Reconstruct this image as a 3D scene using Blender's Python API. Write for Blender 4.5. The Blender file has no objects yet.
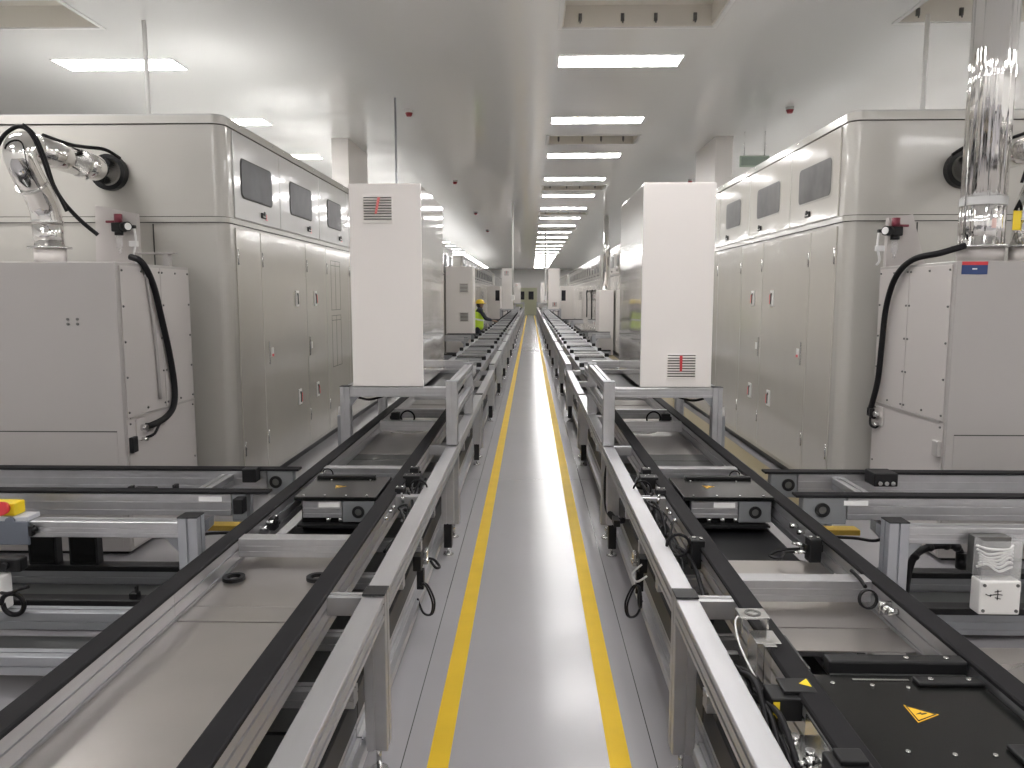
import bpy, bmesh, math, random
from mathutils import Vector, Matrix
random.seed(7)
PI = math.pi
C = bpy.context.scene.collection
SC = bpy.context.scene

# ------------------------------------------------------------------ camera, world, exposure
cd = bpy.data.cameras.new('camera'); cam = bpy.data.objects.new('camera', cd); C.objects.link(cam)
cd.sensor_width = 36.0; cd.sensor_fit = 'HORIZONTAL'; cd.lens = 769.0 / 1024.0 * 36.0
cd.clip_start = 0.05; cd.clip_end = 300
cam.location = (0, 0, 1.65)
cam.rotation_euler = (math.radians(90 - 6.565), 0, math.radians(1.369))
SC.camera = cam
w = bpy.data.worlds.new('world'); SC.world = w; w.use_nodes = True
w.node_tree.nodes['Background'].inputs[0].default_value = (0.9, 0.93, 1, 1)
w.node_tree.nodes['Background'].inputs[1].default_value = 0.05
SC.view_settings.view_transform = 'Standard'; SC.view_settings.look = 'None'
SC.view_settings.gamma = 1; SC.view_settings.use_curve_mapping = False
SC.view_settings.exposure = 1.23
SC.cycles.max_bounces = 10; SC.cycles.diffuse_bounces = 6; SC.cycles.glossy_bounces = 6
SC.cycles.use_denoising = True
SC.cycles.sample_clamp_indirect = 6
LAMP = 13.5            # strength of the ceiling light panels

# ------------------------------------------------------------------ materials
def mat(name, col, rough=0.5, metal=0.0, spec=0.5, coat=0.0, emit=None, estr=0.0, noise=None, bump=None, rnoise=None, trans=0.0, alpha=1.0, stretch=None):
    m = bpy.data.materials.new(name); m.use_nodes = True
    nt = m.node_tree; b = nt.nodes['Principled BSDF']
    b.inputs['Base Color'].default_value = (*col, 1); b.inputs['Roughness'].default_value = rough
    b.inputs['Metallic'].default_value = metal; b.inputs['Specular IOR Level'].default_value = spec
    b.inputs['Coat Weight'].default_value = coat; b.inputs['Coat Roughness'].default_value = 0.06
    b.inputs['Transmission Weight'].default_value = trans; b.inputs['Alpha'].default_value = alpha
    if emit:
        b.inputs['Emission Color'].default_value = (*emit, 1); b.inputs['Emission Strength'].default_value = estr
    if noise or bump or rnoise:
        tc = nt.nodes.new('ShaderNodeTexCoord'); mp = nt.nodes.new('ShaderNodeMapping')
        nt.links.new(tc.outputs['Object'], mp.inputs[0])
        if stretch: mp.inputs['Scale'].default_value = stretch
    if noise:
        sc, amt = noise
        n = nt.nodes.new('ShaderNodeTexNoise'); n.inputs['Scale'].default_value = sc; n.inputs['Detail'].default_value = 4
        nt.links.new(mp.outputs[0], n.inputs[0])
        r = nt.nodes.new('ShaderNodeMapRange'); r.inputs['From Min'].default_value = .3; r.inputs['From Max'].default_value = .7
        r.inputs['To Min'].default_value = 1 - amt; r.inputs['To Max'].default_value = 1 + amt
        nt.links.new(n.outputs[0], r.inputs[0])
        v = nt.nodes.new('ShaderNodeVectorMath'); v.operation = 'SCALE'; v.inputs[0].default_value = col
        nt.links.new(r.outputs[0], v.inputs['Scale']); nt.links.new(v.outputs[0], b.inputs['Base Color'])
    if rnoise:
        sc, lo, hi = rnoise
        n = nt.nodes.new('ShaderNodeTexNoise'); n.inputs['Scale'].default_value = sc
        nt.links.new(mp.outputs[0], n.inputs[0])
        r = nt.nodes.new('ShaderNodeMapRange'); r.inputs['From Min'].default_value = .3; r.inputs['From Max'].default_value = .7
        r.inputs['To Min'].default_value = lo; r.inputs['To Max'].default_value = hi
        nt.links.new(n.outputs[0], r.inputs[0]); nt.links.new(r.outputs[0], b.inputs['Roughness'])
    if bump:
        sc, st, di = bump
        n = nt.nodes.new('ShaderNodeTexNoise'); n.inputs['Scale'].default_value = sc; n.inputs['Detail'].default_value = 1
        nt.links.new(mp.outputs[0], n.inputs[0])
        bp = nt.nodes.new('ShaderNodeBump'); bp.inputs['Strength'].default_value = st; bp.inputs['Distance'].default_value = di
        nt.links.new(n.outputs[0], bp.inputs['Height']); nt.links.new(bp.outputs[0], b.inputs['Normal'])
        if coat: nt.links.new(bp.outputs[0], b.inputs['Coat Normal'])
    return m

M = {}
M['alu'] = mat('anodised aluminium', (.54, .54, .555), .40, .92, noise=(14, .05), stretch=(1, .2, 1))
M['alu_dull'] = mat('dull aluminium plate', (.36, .37, .39), .45, .6)  # also used on low rails in place of shade
M['black'] = mat('black plastic', (.009, .009, .010), .45, spec=.35)
M['belt'] = mat('black belt', (.016, .0155, .017), .65, spec=.12, noise=(8, .12))
M['gloss_black'] = mat('black acrylic cover', (.007, .0072, .0072), .25, spec=.3)
M['steel'] = mat('brushed steel deck', (.42, .395, .375), .3, .88, noise=(3, .06), rnoise=(2.5, .26, .34), bump=(1.5, .04, .02))
M['dark_steel'] = mat('dark plate', (.10, .102, .10), .33, .6)
M['chrome'] = mat('polished duct steel', (.86, .85, .83), .08, 1.0, bump=(4, .03, .02))
M['chrome_tall'] = mat('streaked duct steel', (.88, .87, .86), .09, 1.0, bump=(26, .9, .03), stretch=(1, 1, .004))
M['screw'] = mat('steel screws', (.7, .7, .69), .22, 1.0)
M['screw_dark'] = mat('dark screws', (.16, .16, .155), .35, .6)
M['machine'] = mat('warm grey machine enamel', (.48, .465, .43), .17, spec=.5, coat=.25, bump=(1.6, .05, .03), noise=(.8, .03))
M['roof'] = mat('dull grey roof sheet', (.42, .42, .41), .7)
M['machine_door'] = mat('grey pearl door enamel', (.54, .515, .465), .14, spec=.6, coat=.6, bump=(2.3, .10, .035))
M['upper_door'] = mat('silver grey door enamel', (.66, .655, .65), .13, .15, spec=.7, coat=.8, bump=(2.6, .10, .035))
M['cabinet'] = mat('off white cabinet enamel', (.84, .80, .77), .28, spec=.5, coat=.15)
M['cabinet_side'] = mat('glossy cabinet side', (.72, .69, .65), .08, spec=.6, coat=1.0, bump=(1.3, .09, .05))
M['collector'] = mat('pale grey collector paint', (.405, .385, .372), .3, coat=.1)
M['collector_panel'] = mat('pale grey bolted panel', (.52, .49, .475), .3, coat=.1)
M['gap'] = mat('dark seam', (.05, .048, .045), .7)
M['film'] = mat('smoked window', (.03, .03, .036), .32, spec=.2, bump=(5, .14, .015), noise=(5, .35))
M['film_light'] = mat('smoked window grey', (.075, .072, .068), .34, spec=.18, bump=(5, .14, .015), noise=(5, .25))
M['white'] = mat('white plastic', (.78, .77, .75), .35)
M['label_white'] = mat('white label', (.85, .85, .84), .5)
M['red'] = mat('red sticker', (.62, .04, .05), .4)
M['pink'] = mat('faded red sticker', (.75, .2, .2), .5)
M['blue'] = mat('navy sticker', (.015, .045, .16), .35)
M['yellow'] = mat('yellow plastic', (.85, .62, .02), .35)
M['sign_yellow'] = mat('warning yellow', (.9, .52, .03), .4)
M['blue_grey'] = mat('blue grey casting', (.12, .135, .165), .45)
M['motor'] = mat('motor face plate', (.25, .26, .27), .4, .4)
M['post_grey'] = mat('anodised grey post', (.42, .43, .46), .45, .3)
M['cable'] = mat('black cable jacket', (.009, .0085, .010), .55, spec=.25)
M['clear'] = mat('clear polycarbonate', (.9, .9, .9), .06, alpha=.22)
M['wire_white'] = mat('white wires', (.75, .75, .74), .5)
M['light'] = mat('light diffuser', (1, 1, 1), .5, emit=(1, .978, .965), estr=LAMP)
M['light_frame'] = mat('light frame', (.8, .8, .79), .4)
M['ceiling'] = mat('glossy ceiling panel', (.88, .88, .865), .11, spec=.55, bump=(.55, .035, .03))
M['recess'] = mat('recess lining', (.74, .71, .65), .5)
M['wallpaint'] = mat('cleanroom wall panel', (.86, .85, .83), .3)
M['tape'] = mat('yellow floor tape', (.70, .46, .02), .5, spec=.2, noise=(5, .06))
M['skin'] = mat('skin', (.32, .19, .13), .5)
M['hair'] = mat('hair', (.012, .01, .009), .6)
M['vest'] = mat('lime vest', (.55, .78, .05), .6)
M['helmet'] = mat('yellow helmet', (.85, .6, .04), .3)
M['navy'] = mat('dark workwear', (.015, .017, .03), .7)
M['silver'] = mat('reflective tape', (.7, .72, .7), .35)
M['green'] = mat('green exit paint', (.62, .63, .45), .4)
M['hazard'] = mat('orange cable tray', (.5, .33, .05), .5)

def floor_mat():
    m = bpy.data.materials.new('grey epoxy floor'); m.use_nodes = True; nt = m.node_tree; b = nt.nodes['Principled BSDF']
    g = nt.nodes.new('ShaderNodeNewGeometry'); sx = nt.nodes.new('ShaderNodeSeparateXYZ'); nt.links.new(g.outputs['Position'], sx.inputs[0])
    n = nt.nodes.new('ShaderNodeTexNoise'); n.inputs['Scale'].default_value = 1.3; n.inputs['Detail'].default_value = 5
    nt.links.new(g.outputs['Position'], n.inputs[0])
    r = nt.nodes.new('ShaderNodeMapRange'); r.inputs['To Min'].default_value = .94; r.inputs['To Max'].default_value = 1.06
    nt.links.new(n.outputs[0], r.inputs[0])
    # thin joints between floor sheets, 0.45 m either side of the aisle's middle and every 6 m along it
    def lines(sock, c, w_, mod=None):
        if mod:
            q = nt.nodes.new('ShaderNodeMath'); q.operation = 'PINGPONG'; q.inputs[1].default_value = mod; nt.links.new(sock, q.inputs[0]); sock = q.outputs[0]
        else:
            q = nt.nodes.new('ShaderNodeMath'); q.operation = 'ABSOLUTE'; nt.links.new(sock, q.inputs[0]); sock = q.outputs[0]
        d = nt.nodes.new('ShaderNodeMath'); d.operation = 'SUBTRACT'; d.inputs[1].default_value = c; nt.links.new(sock, d.inputs[0])
        a = nt.nodes.new('ShaderNodeMath'); a.operation = 'ABSOLUTE'; nt.links.new(d.outputs[0], a.inputs[0])
        l = nt.nodes.new('ShaderNodeMath'); l.operation = 'LESS_THAN'; l.inputs[1].default_value = w_; nt.links.new(a.outputs[0], l.inputs[0])
        return l.outputs[0]
    l1 = lines(sx.outputs[0], .452, .0018); l2 = lines(sx.outputs[1], 0, .0015, 3.4)
    mx = nt.nodes.new('ShaderNodeMath'); mx.operation = 'MAXIMUM'; nt.links.new(l1, mx.inputs[0]); nt.links.new(l2, mx.inputs[1])
    v = nt.nodes.new('ShaderNodeVectorMath'); v.operation = 'SCALE'; v.inputs[0].default_value = (.36, .35, .365); nt.links.new(r.outputs[0], v.inputs['Scale'])
    mix = nt.nodes.new('ShaderNodeMix'); mix.data_type = 'RGBA'; mix.inputs[7].default_value = (.06, .06, .06, 1)
    nt.links.new(mx.outputs[0], mix.inputs[0]); nt.links.new(v.outputs[0], mix.inputs[6]); nt.links.new(mix.outputs[2], b.inputs['Base Color'])
    b.inputs['Roughness'].default_value = .19; b.inputs['Specular IOR Level'].default_value = .55
    n2 = nt.nodes.new('ShaderNodeTexNoise'); n2.inputs['Scale'].default_value = 3.5; nt.links.new(g.outputs['Position'], n2.inputs[0])
    bp = nt.nodes.new('ShaderNodeBump'); bp.inputs['Strength'].default_value = .08; bp.inputs['Distance'].default_value = .02
    nt.links.new(n2.outputs[0], bp.inputs['Height']); nt.links.new(bp.outputs[0], b.inputs['Normal'])
    return m
M['floor'] = floor_mat()

# ------------------------------------------------------------------ mesh builder
class MB:
    def __init__(self): self.bm = bmesh.new()
    def poly(self, pts, axis, a, b):
        """extrude a closed 2-D outline; axis 'X': pts=(y,z), 'Y': pts=(x,z), 'Z': pts=(x,y)"""
        bm = self.bm
        def P(u, v, t): return {'X': (t, u, v), 'Y': (u, t, v), 'Z': (u, v, t)}[axis]
        A = [bm.verts.new(P(u, v, a)) for u, v in pts]; B = [bm.verts.new(P(u, v, b)) for u, v in pts]
        n = len(pts)
        bm.faces.new(A); bm.faces.new(B[::-1])
        for i in range(n): bm.faces.new((A[i], B[i], B[(i + 1) % n], A[(i + 1) % n]))
        return self
    def box(self, x0, x1, y0, y1, z0, z1, bev=0.0):
        x0, x1 = min(x0, x1), max(x0, x1); y0, y1 = min(y0, y1), max(y0, y1); z0, z1 = min(z0, z1), max(z0, z1)
        if bev <= 0:
            return self.poly([(x0, y0), (x1, y0), (x1, y1), (x0, y1)], 'Z', z0, z1)
        t = bmesh.new(); bmesh.ops.create_cube(t, size=1)
        for v in t.verts: v.co = Vector(((x0 + x1) / 2 + v.co.x * (x1 - x0), (y0 + y1) / 2 + v.co.y * (y1 - y0), (z0 + z1) / 2 + v.co.z * (z1 - z0)))
        bmesh.ops.bevel(t, geom=t.edges[:], offset=bev, segments=2, profile=.5, affect='EDGES')
        self.merge(t); return self
    def merge(self, t, mx=None):
        d = {}
        for v in t.verts: d[v] = self.bm.verts.new(mx @ v.co if mx else v.co)
        for f in t.faces:
            try:
                nf = self.bm.faces.new([d[v] for v in f.verts]); nf.smooth = f.smooth
            except ValueError: pass
        t.free()
    def prof(self, axis, t0, t1, u0, u1, v0, v1, su=(), sv=(), dep=.008, sw=.0045):
        """slotted aluminium extrusion along axis: su = slot centres on both v-faces (u coords as 0..1), sv = on both u-faces"""
        c = .0025; p = []
        du, dv = u1 - u0, v1 - v0
        p.append((u0 + c, v0))
        for s in sorted(su):
            q = u0 + s * du; p += [(q - sw, v0), (q - sw, v0 + dep), (q + sw, v0 + dep), (q + sw, v0)]
        p += [(u1 - c, v0), (u1, v0 + c)]
        for s in sorted(sv):
            q = v0 + s * dv; p += [(u1, q - sw), (u1 - dep, q - sw), (u1 - dep, q + sw), (u1, q + sw)]
        p += [(u1, v1 - c), (u1 - c, v1)]
        for s in sorted(su, reverse=True):
            q = u0 + s * du; p += [(q + sw, v1), (q + sw, v1 - dep), (q - sw, v1 - dep), (q - sw, v1)]
        p += [(u0 + c, v1), (u0, v1 - c)]
        for s in sorted(sv, reverse=True):
            q = v0 + s * dv; p += [(u0, q + sw), (u0 + dep, q + sw), (u0 + dep, q - sw), (u0, q - sw)]
        p.append((u0, v0 + c))
        return self.poly(p, axis, t0, t1)
    def cyl(self, a, b, r, r2=None, seg=16, smooth=True):
        a, b = Vector(a), Vector(b); d = b - a
        q = d.to_track_quat('Z', 'Y').to_matrix(); r2 = r if r2 is None else r2
        A = []; B = []
        for i in range(seg):
            t = 2 * PI * i / seg; u = q @ Vector((math.cos(t), math.sin(t), 0))
            A.append(self.bm.verts.new(a + u * r)); B.append(self.bm.verts.new(b + u * r2))
        self.bm.faces.new(A[::-1]); self.bm.faces.new(B)
        for i in range(seg):
            f = self.bm.faces.new((A[i], A[(i + 1) % seg], B[(i + 1) % seg], B[i])); f.smooth = smooth
        return self
    def ring(self, c, axis, R, r, h, seg=24):
        """flat washer: outer R, inner r, height h along axis"""
        q = Vector(axis).to_track_quat('Z', 'Y').to_matrix(); c = Vector(c); L = []
        for i in range(seg):
            t = 2 * PI * i / seg; u = Vector((math.cos(t), math.sin(t), 0))
            L.append([self.bm.verts.new(c + q @ (u * rr + Vector((0, 0, z)))) for rr, z in ((R, 0), (R, h), (r, h), (r, 0))])
        for i in range(seg):
            a, b = L[i], L[(i + 1) % seg]
            for k in range(4): self.bm.faces.new((a[k], b[k], b[(k + 1) % 4], a[(k + 1) % 4]))
        return self
    def tube(self, pts, r, seg=8, sub=5, closed_caps=True):
        P = [Vector(p) for p in pts]
        if sub > 1 and len(P) > 2:
            Q = []
            for i in range(len(P) - 1):
                p0 = P[max(i - 1, 0)]; p1 = P[i]; p2 = P[i + 1]; p3 = P[min(i + 2, len(P) - 1)]
                for k in range(sub):
                    t = k / sub
                    Q.append(.5 * ((2 * p1) + (p2 - p0) * t + (2 * p0 - 5 * p1 + 4 * p2 - p3) * t * t + (3 * p1 - p0 - 3 * p2 + p3) * t ** 3))
            Q.append(P[-1]); P = Q
        T = [(P[min(i + 1, len(P) - 1)] - P[max(i - 1, 0)]).normalized() for i in range(len(P))]
        n = T[0].orthogonal().normalized(); rings = []
        for i, p in enumerate(P):
            n = (n - T[i] * n.dot(T[i])).normalized(); b = T[i].cross(n)
            rr = r[i] if isinstance(r, list) else r
            rings.append([self.bm.verts.new(p + (n * math.cos(2 * PI * k / seg) + b * math.sin(2 * PI * k / seg)) * rr) for k in range(seg)])
        for i in range(len(P) - 1):
            for k in range(seg):
                f = self.bm.faces.new((rings[i][k], rings[i][(k + 1) % seg], rings[i + 1][(k + 1) % seg], rings[i + 1][k])); f.smooth = True
        self.bm.faces.new(rings[0][::-1]); self.bm.faces.new(rings[-1])
        return self
    def ball(self, c, r, sx=1, sy=1, sz=1, seg=14):
        t = bmesh.new(); bmesh.ops.create_uvsphere(t, u_segments=seg, v_segments=max(6, seg * 2 // 3), radius=r)
        for v in t.verts: v.co = Vector((c[0] + v.co.x * sx, c[1] + v.co.y * sy, c[2] + v.co.z * sz))
        for f in t.faces: f.smooth = True
        self.merge(t); return self
    def rot(self, ang, axis, cen):
        R = Matrix.Translation(cen) @ Matrix.Rotation(ang, 4, axis) @ Matrix.Translation(-Vector(cen))
        bmesh.ops.transform(self.bm, matrix=R, verts=self.bm.verts[:]); return self
    def build(self, name, m, parent=None, s=1, kind=None, label=None):
        root = parent
        while root is not None and root.parent is not None: root = root.parent
        off = Vector(root['_loc']) if root is not None else Vector((0, 0, 0))
        for v in self.bm.verts: v.co.x *= s; v.co -= off
        bmesh.ops.recalc_face_normals(self.bm, faces=self.bm.faces[:])
        me = bpy.data.meshes.new(name); self.bm.to_mesh(me); self.bm.free(); me.materials.append(M[m] if isinstance(m, str) else m)
        o = bpy.data.objects.new(name, me); C.objects.link(o)
        if parent is not None: o.parent = parent
        if kind: o['kind'] = kind
        if label: o['label'] = label
        return o

def thing(name, label, cat, loc, group=None, kind=None):
    o = bpy.data.objects.new(name, None); C.objects.link(o); o.empty_display_size = .1
    o.location = loc; o['_loc'] = tuple(loc); o['label'] = label; o['category'] = cat
    if group: o['group'] = group
    if kind: o['kind'] = kind
    return o
def tag(o, label, cat, group=None, kind=None):
    o['label'] = label; o['category'] = cat
    if group: o['group'] = group
    if kind: o['kind'] = kind
    # put the origin of a one-mesh thing at its base
    me = o.data; xs = [v.co for v in me.vertices]
    b = Vector((sum(v.x for v in xs) / len(xs), sum(v.y for v in xs) / len(xs), min(v.z for v in xs)))
    me.transform(Matrix.Translation(-b)); o.location = b
    return o
def struct(name, b, m, s=1):
    o = b.build(name, m, None, s); o['kind'] = 'structure'; return o
KIDS = {}
def kids(o): return list(o.children)
def dup(root, d, label=None, group=None, cat=None):
    def cp(o, par):
        c = o.copy(); C.objects.link(c)
        if par is not None: c.parent = par
        for ch in kids(o): cp(ch, c)
        return c
    r = cp(root, None); r.location = Vector(root.location) + Vector(d)
    if '_loc' in r.keys(): r['_loc'] = tuple(r.location)
    if label: r['label'] = label
    if group: r['group'] = group
    return r
ORD = ['first', 'second', 'third', 'fourth', 'fifth', 'sixth', 'seventh', 'eighth', 'ninth', 'tenth', 'eleventh', 'twelfth']
SIDE = {1: 'right', -1: 'left'}

# ------------------------------------------------------------------ the hall
YF, YB, XW, ZC = 67.0, -3.0, 7.4, 3.875
b = MB(); b.box(-XW, XW, YB, YF, -.1, 0); struct('floor', b, 'floor')
# ceiling with openings for the recesses
HOLES = []
for k in range(-1, 8):
    HOLES.append((.257, 1.507, 6.13 + 4.98 * k, 6.73 + 4.98 * k))
HOLES += [(-4.75, -3.6, 6.03, 6.63), (3.0, 4.25, 6.07, 6.67)]
def ceiling():
    b = MB(); bm = b.bm
    xs = sorted({-XW, XW} | {h[0] for h in HOLES} | {h[1] for h in HOLES}); ys = sorted({YB, YF} | {h[2] for h in HOLES} | {h[3] for h in HOLES})
    for i in range(len(xs) - 1):
        for j in range(len(ys) - 1):
            cx, cy = (xs[i] + xs[i + 1]) / 2, (ys[j] + ys[j + 1]) / 2
            if any(h[0] < cx < h[1] and h[2] < cy < h[3] for h in HOLES): continue
            bm.faces.new([bm.verts.new(p) for p in ((xs[i], ys[j], ZC), (xs[i], ys[j + 1], ZC), (xs[i + 1], ys[j + 1], ZC), (xs[i + 1], ys[j], ZC))])
    bmesh.ops.remove_doubles(bm, verts=bm.verts[:], dist=1e-5)
    return b
o = struct('ceiling', ceiling(), 'ceiling')
b = MB(); b.box(-XW - .1, XW + .1, YB - .1, YF + .1, ZC + .42, ZC + .5); struct('roof_slab', b, 'wallpaint')
b = MB(); b.box(-XW - .1, -XW, YB, YF, 0, ZC + .42); struct('wall_left', b, 'wallpaint')
b = MB(); b.box(XW, XW + .1, YB, YF, 0, ZC + .42); struct('wall_right', b, 'wallpaint')
b = MB(); b.box(-XW, XW, YF, YF + .1, 0, ZC + .42); struct('wall_back', b, 'wallpaint')
b = MB(); b.box(-XW, XW, YB - .1, YB, 0, ZC + .42); struct('wall_front', b, 'wallpaint')
# end door
d = thing('door_1', 'pale green double door closing the far end of the aisle', 'door', (-.35, YF - .02, 0), kind='structure')
b = MB(); b.box(-1.25, .55, YF - .05, YF - .001, 0, 2.3); b.build('door_leaf', 'green', d)
for x in (-.75, .05):
    b = MB(); b.box(x - .22, x + .22, YF - .06, YF - .05, 1.3, 2.0); b.build('door_window', 'film', d)
b = MB(); b.box(-1.35, -1.25, YF - .08, YF - .001, 0, 2.4).box(.55, .65, YF - .08, YF - .001, 0, 2.4).box(-1.25, .55, YF - .08, YF - .001, 2.3, 2.4); b.build('door_frame', 'cabinet', d)

# ceiling recesses
def recess(h, label, hooks=True):
    x0, x1, y0, y1 = h
    t = thing('ceiling_recess', label, 'ceiling recess', ((x0 + x1) / 2, (y0 + y1) / 2, ZC))
    b = MB(); T = .012; zt = ZC + .17
    b.box(x0, x1, y0, y1, zt, zt + T)
    b.box(x0, x0 + T, y0, y1, ZC, zt).box(x1 - T, x1, y0, y1, ZC, zt).box(x0 + T, x1 - T, y0, y0 + T, ZC, zt).box(x0 + T, x1 - T, y1 - T, y1, ZC, zt)
    b.build('lining', 'recess', t)
    b = MB(); r = .035
    b.box(x0 - r, x1 + r, y0 - r, y0, ZC - .008, ZC).box(x0 - r, x1 + r, y1, y1 + r, ZC - .008, ZC).box(x0 - r, x0, y0, y1, ZC - .008, ZC).box(x1, x1 + r, y0, y1, ZC - .008, ZC)
    b.build('rim', 'light_frame', t)
    if hooks:
        for f in (.12, .4, .62, .88):
            x = x0 + f * (x1 - x0); b = MB()
            b.box(x - .014, x + .014, y1 - .03, y1 - T, ZC + .04, ZC + .1).cyl((x, y1 - .035, ZC + .08), (x, y1 - .035, ZC + .02), .006, seg=8); b.build('clip', 'screw_dark', t)
    return t
for k, h in enumerate(HOLES[:9]):
    recess(h, ['open ceiling recess above the camera over the aisle', 'open ceiling recess with four clips at the top edge, before the first aisle light', 'narrow ceiling recess seen just past the second aisle light panel', 'third ceiling recess along the aisle lights'][k] if k < 4 else 'small distant ceiling recess between the far aisle lights', k < 5)['group'] = 'ceiling recesses over the aisle'
recess(HOLES[9], 'beige ceiling recess above the left machine, over the curved duct', False)
recess(HOLES[10], 'ceiling recess above the right machine beside the tall duct')

# ceiling lights: three rows
def lamp_proto():
    x0, x1, y0, y1 = -.575, .575, -.17, .17; z = ZC
    t = thing('ceiling_light', 'x', 'ceiling light', (0, 0, z))
    b = MB(); r = .01
    b.box(x0 - r, x1 + r, y0 - r, y0, z - .012, z - .001).box(x0 - r, x1 + r, y1, y1 + r, z - .012, z - .001).box(x0 - r, x0, y0, y1, z - .012, z - .001).box(x1, x1 + r, y0, y1, z - .012, z - .001)
    b.build('frame', 'light_frame', t)
    b = MB(); b.box(x0, x1, y0, y1, z - .009, z - .002); b.build('diffuser', 'light', t)
    return t
lp = lamp_proto(); first = True
for row, X in (('left', -3.97), ('aisle', .84), ('right', 5.62)):
    for k in range(-4, 23):
        Y = 7.65 + 2.49 * k
        if row == 'aisle' and any(h[2] - .3 < Y < h[3] + .3 for h in HOLES[:9]): Y += 0
        if k < 0: lab = 'bright ceiling light panel of the %s row, behind or above the camera' % row
        elif row == 'right': lab = 'ceiling light panel hidden over the right hand machines'
        elif row == 'aisle':
            lab = ('bright oblong ceiling light panel, %s along the aisle counted from the front' % ORD[k]) if k < 9 else 'small distant ceiling light panel far down the aisle'
        else:
            lab = ['bright oblong ceiling light crossed by a thin rod above the left machine', 'ceiling light panel just over the left machine top corner', 'ceiling light panel over the left machine second window'][k] if k < 3 else 'ceiling light panel beyond the left machine'
        loc = (X, Y, 0)
        if first: lp.location = (X, Y, ZC); o = lp; o['label'] = lab; first = False; base = Vector((X, Y, 0))
        else: o = dup(lp, Vector((X, Y, 0)) - base, lab)
        o['group'] = 'ceiling lights over the ' + {'left': 'left machines', 'aisle': 'aisle', 'right': 'right machines'}[row]

# floor tape
for s in (-1, 1):
    b = MB(); b.box(.285, .36, YB + .2, 64, .0005, .003)
    tag(b.build('floor_tape', 'tape', None, s), 'yellow tape line on the grey floor along the %s conveyor' % SIDE[s], 'floor line', 'yellow aisle lines')
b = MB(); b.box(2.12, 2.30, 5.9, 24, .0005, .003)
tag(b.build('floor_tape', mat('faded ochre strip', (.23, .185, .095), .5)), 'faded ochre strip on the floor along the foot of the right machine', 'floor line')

# ------------------------------------------------------------------ conveyor line
Z = .65
def carrier(b, x0, x1, ya, yb, z0, z1):
    """side beam of a belt conveyor with ledge and slots"""
    w_ = x1 - x0; h = z1 - z0
    b.prof('Y', ya, yb, x0, x1, z0, z1 - .012, su=(), sv=(.3, .68), dep=.007, sw=.005)
def belt_geo(b, x0, x1, ya, yb, z1):
    b.poly([(x0 - .004, z1 - .014), (x0 - .004, z1 - .004), (x0 + .001, z1), (x1 - .001, z1), (x1 + .004, z1 - .004), (x1 + .004, z1 - .014)], 'Y', ya, yb)
def leg_geo(b, x0, x1, y0, y1, z0, z1):
    b.prof('Z', z0, z1, x0, x1, y0, y1, su=(.5,), sv=(.5,), dep=.01, sw=.006)
def foot(parent, x, y, s, sleeve=True):
    b = MB(); b.cyl((x, y, 0), (x, y, .014), .034, .03).cyl((x, y, .014), (x, y, .1), .009)
    f = b.build('levelling_foot', 'screw', parent, s)
    return f
SCR = dict(seg=10)

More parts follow.
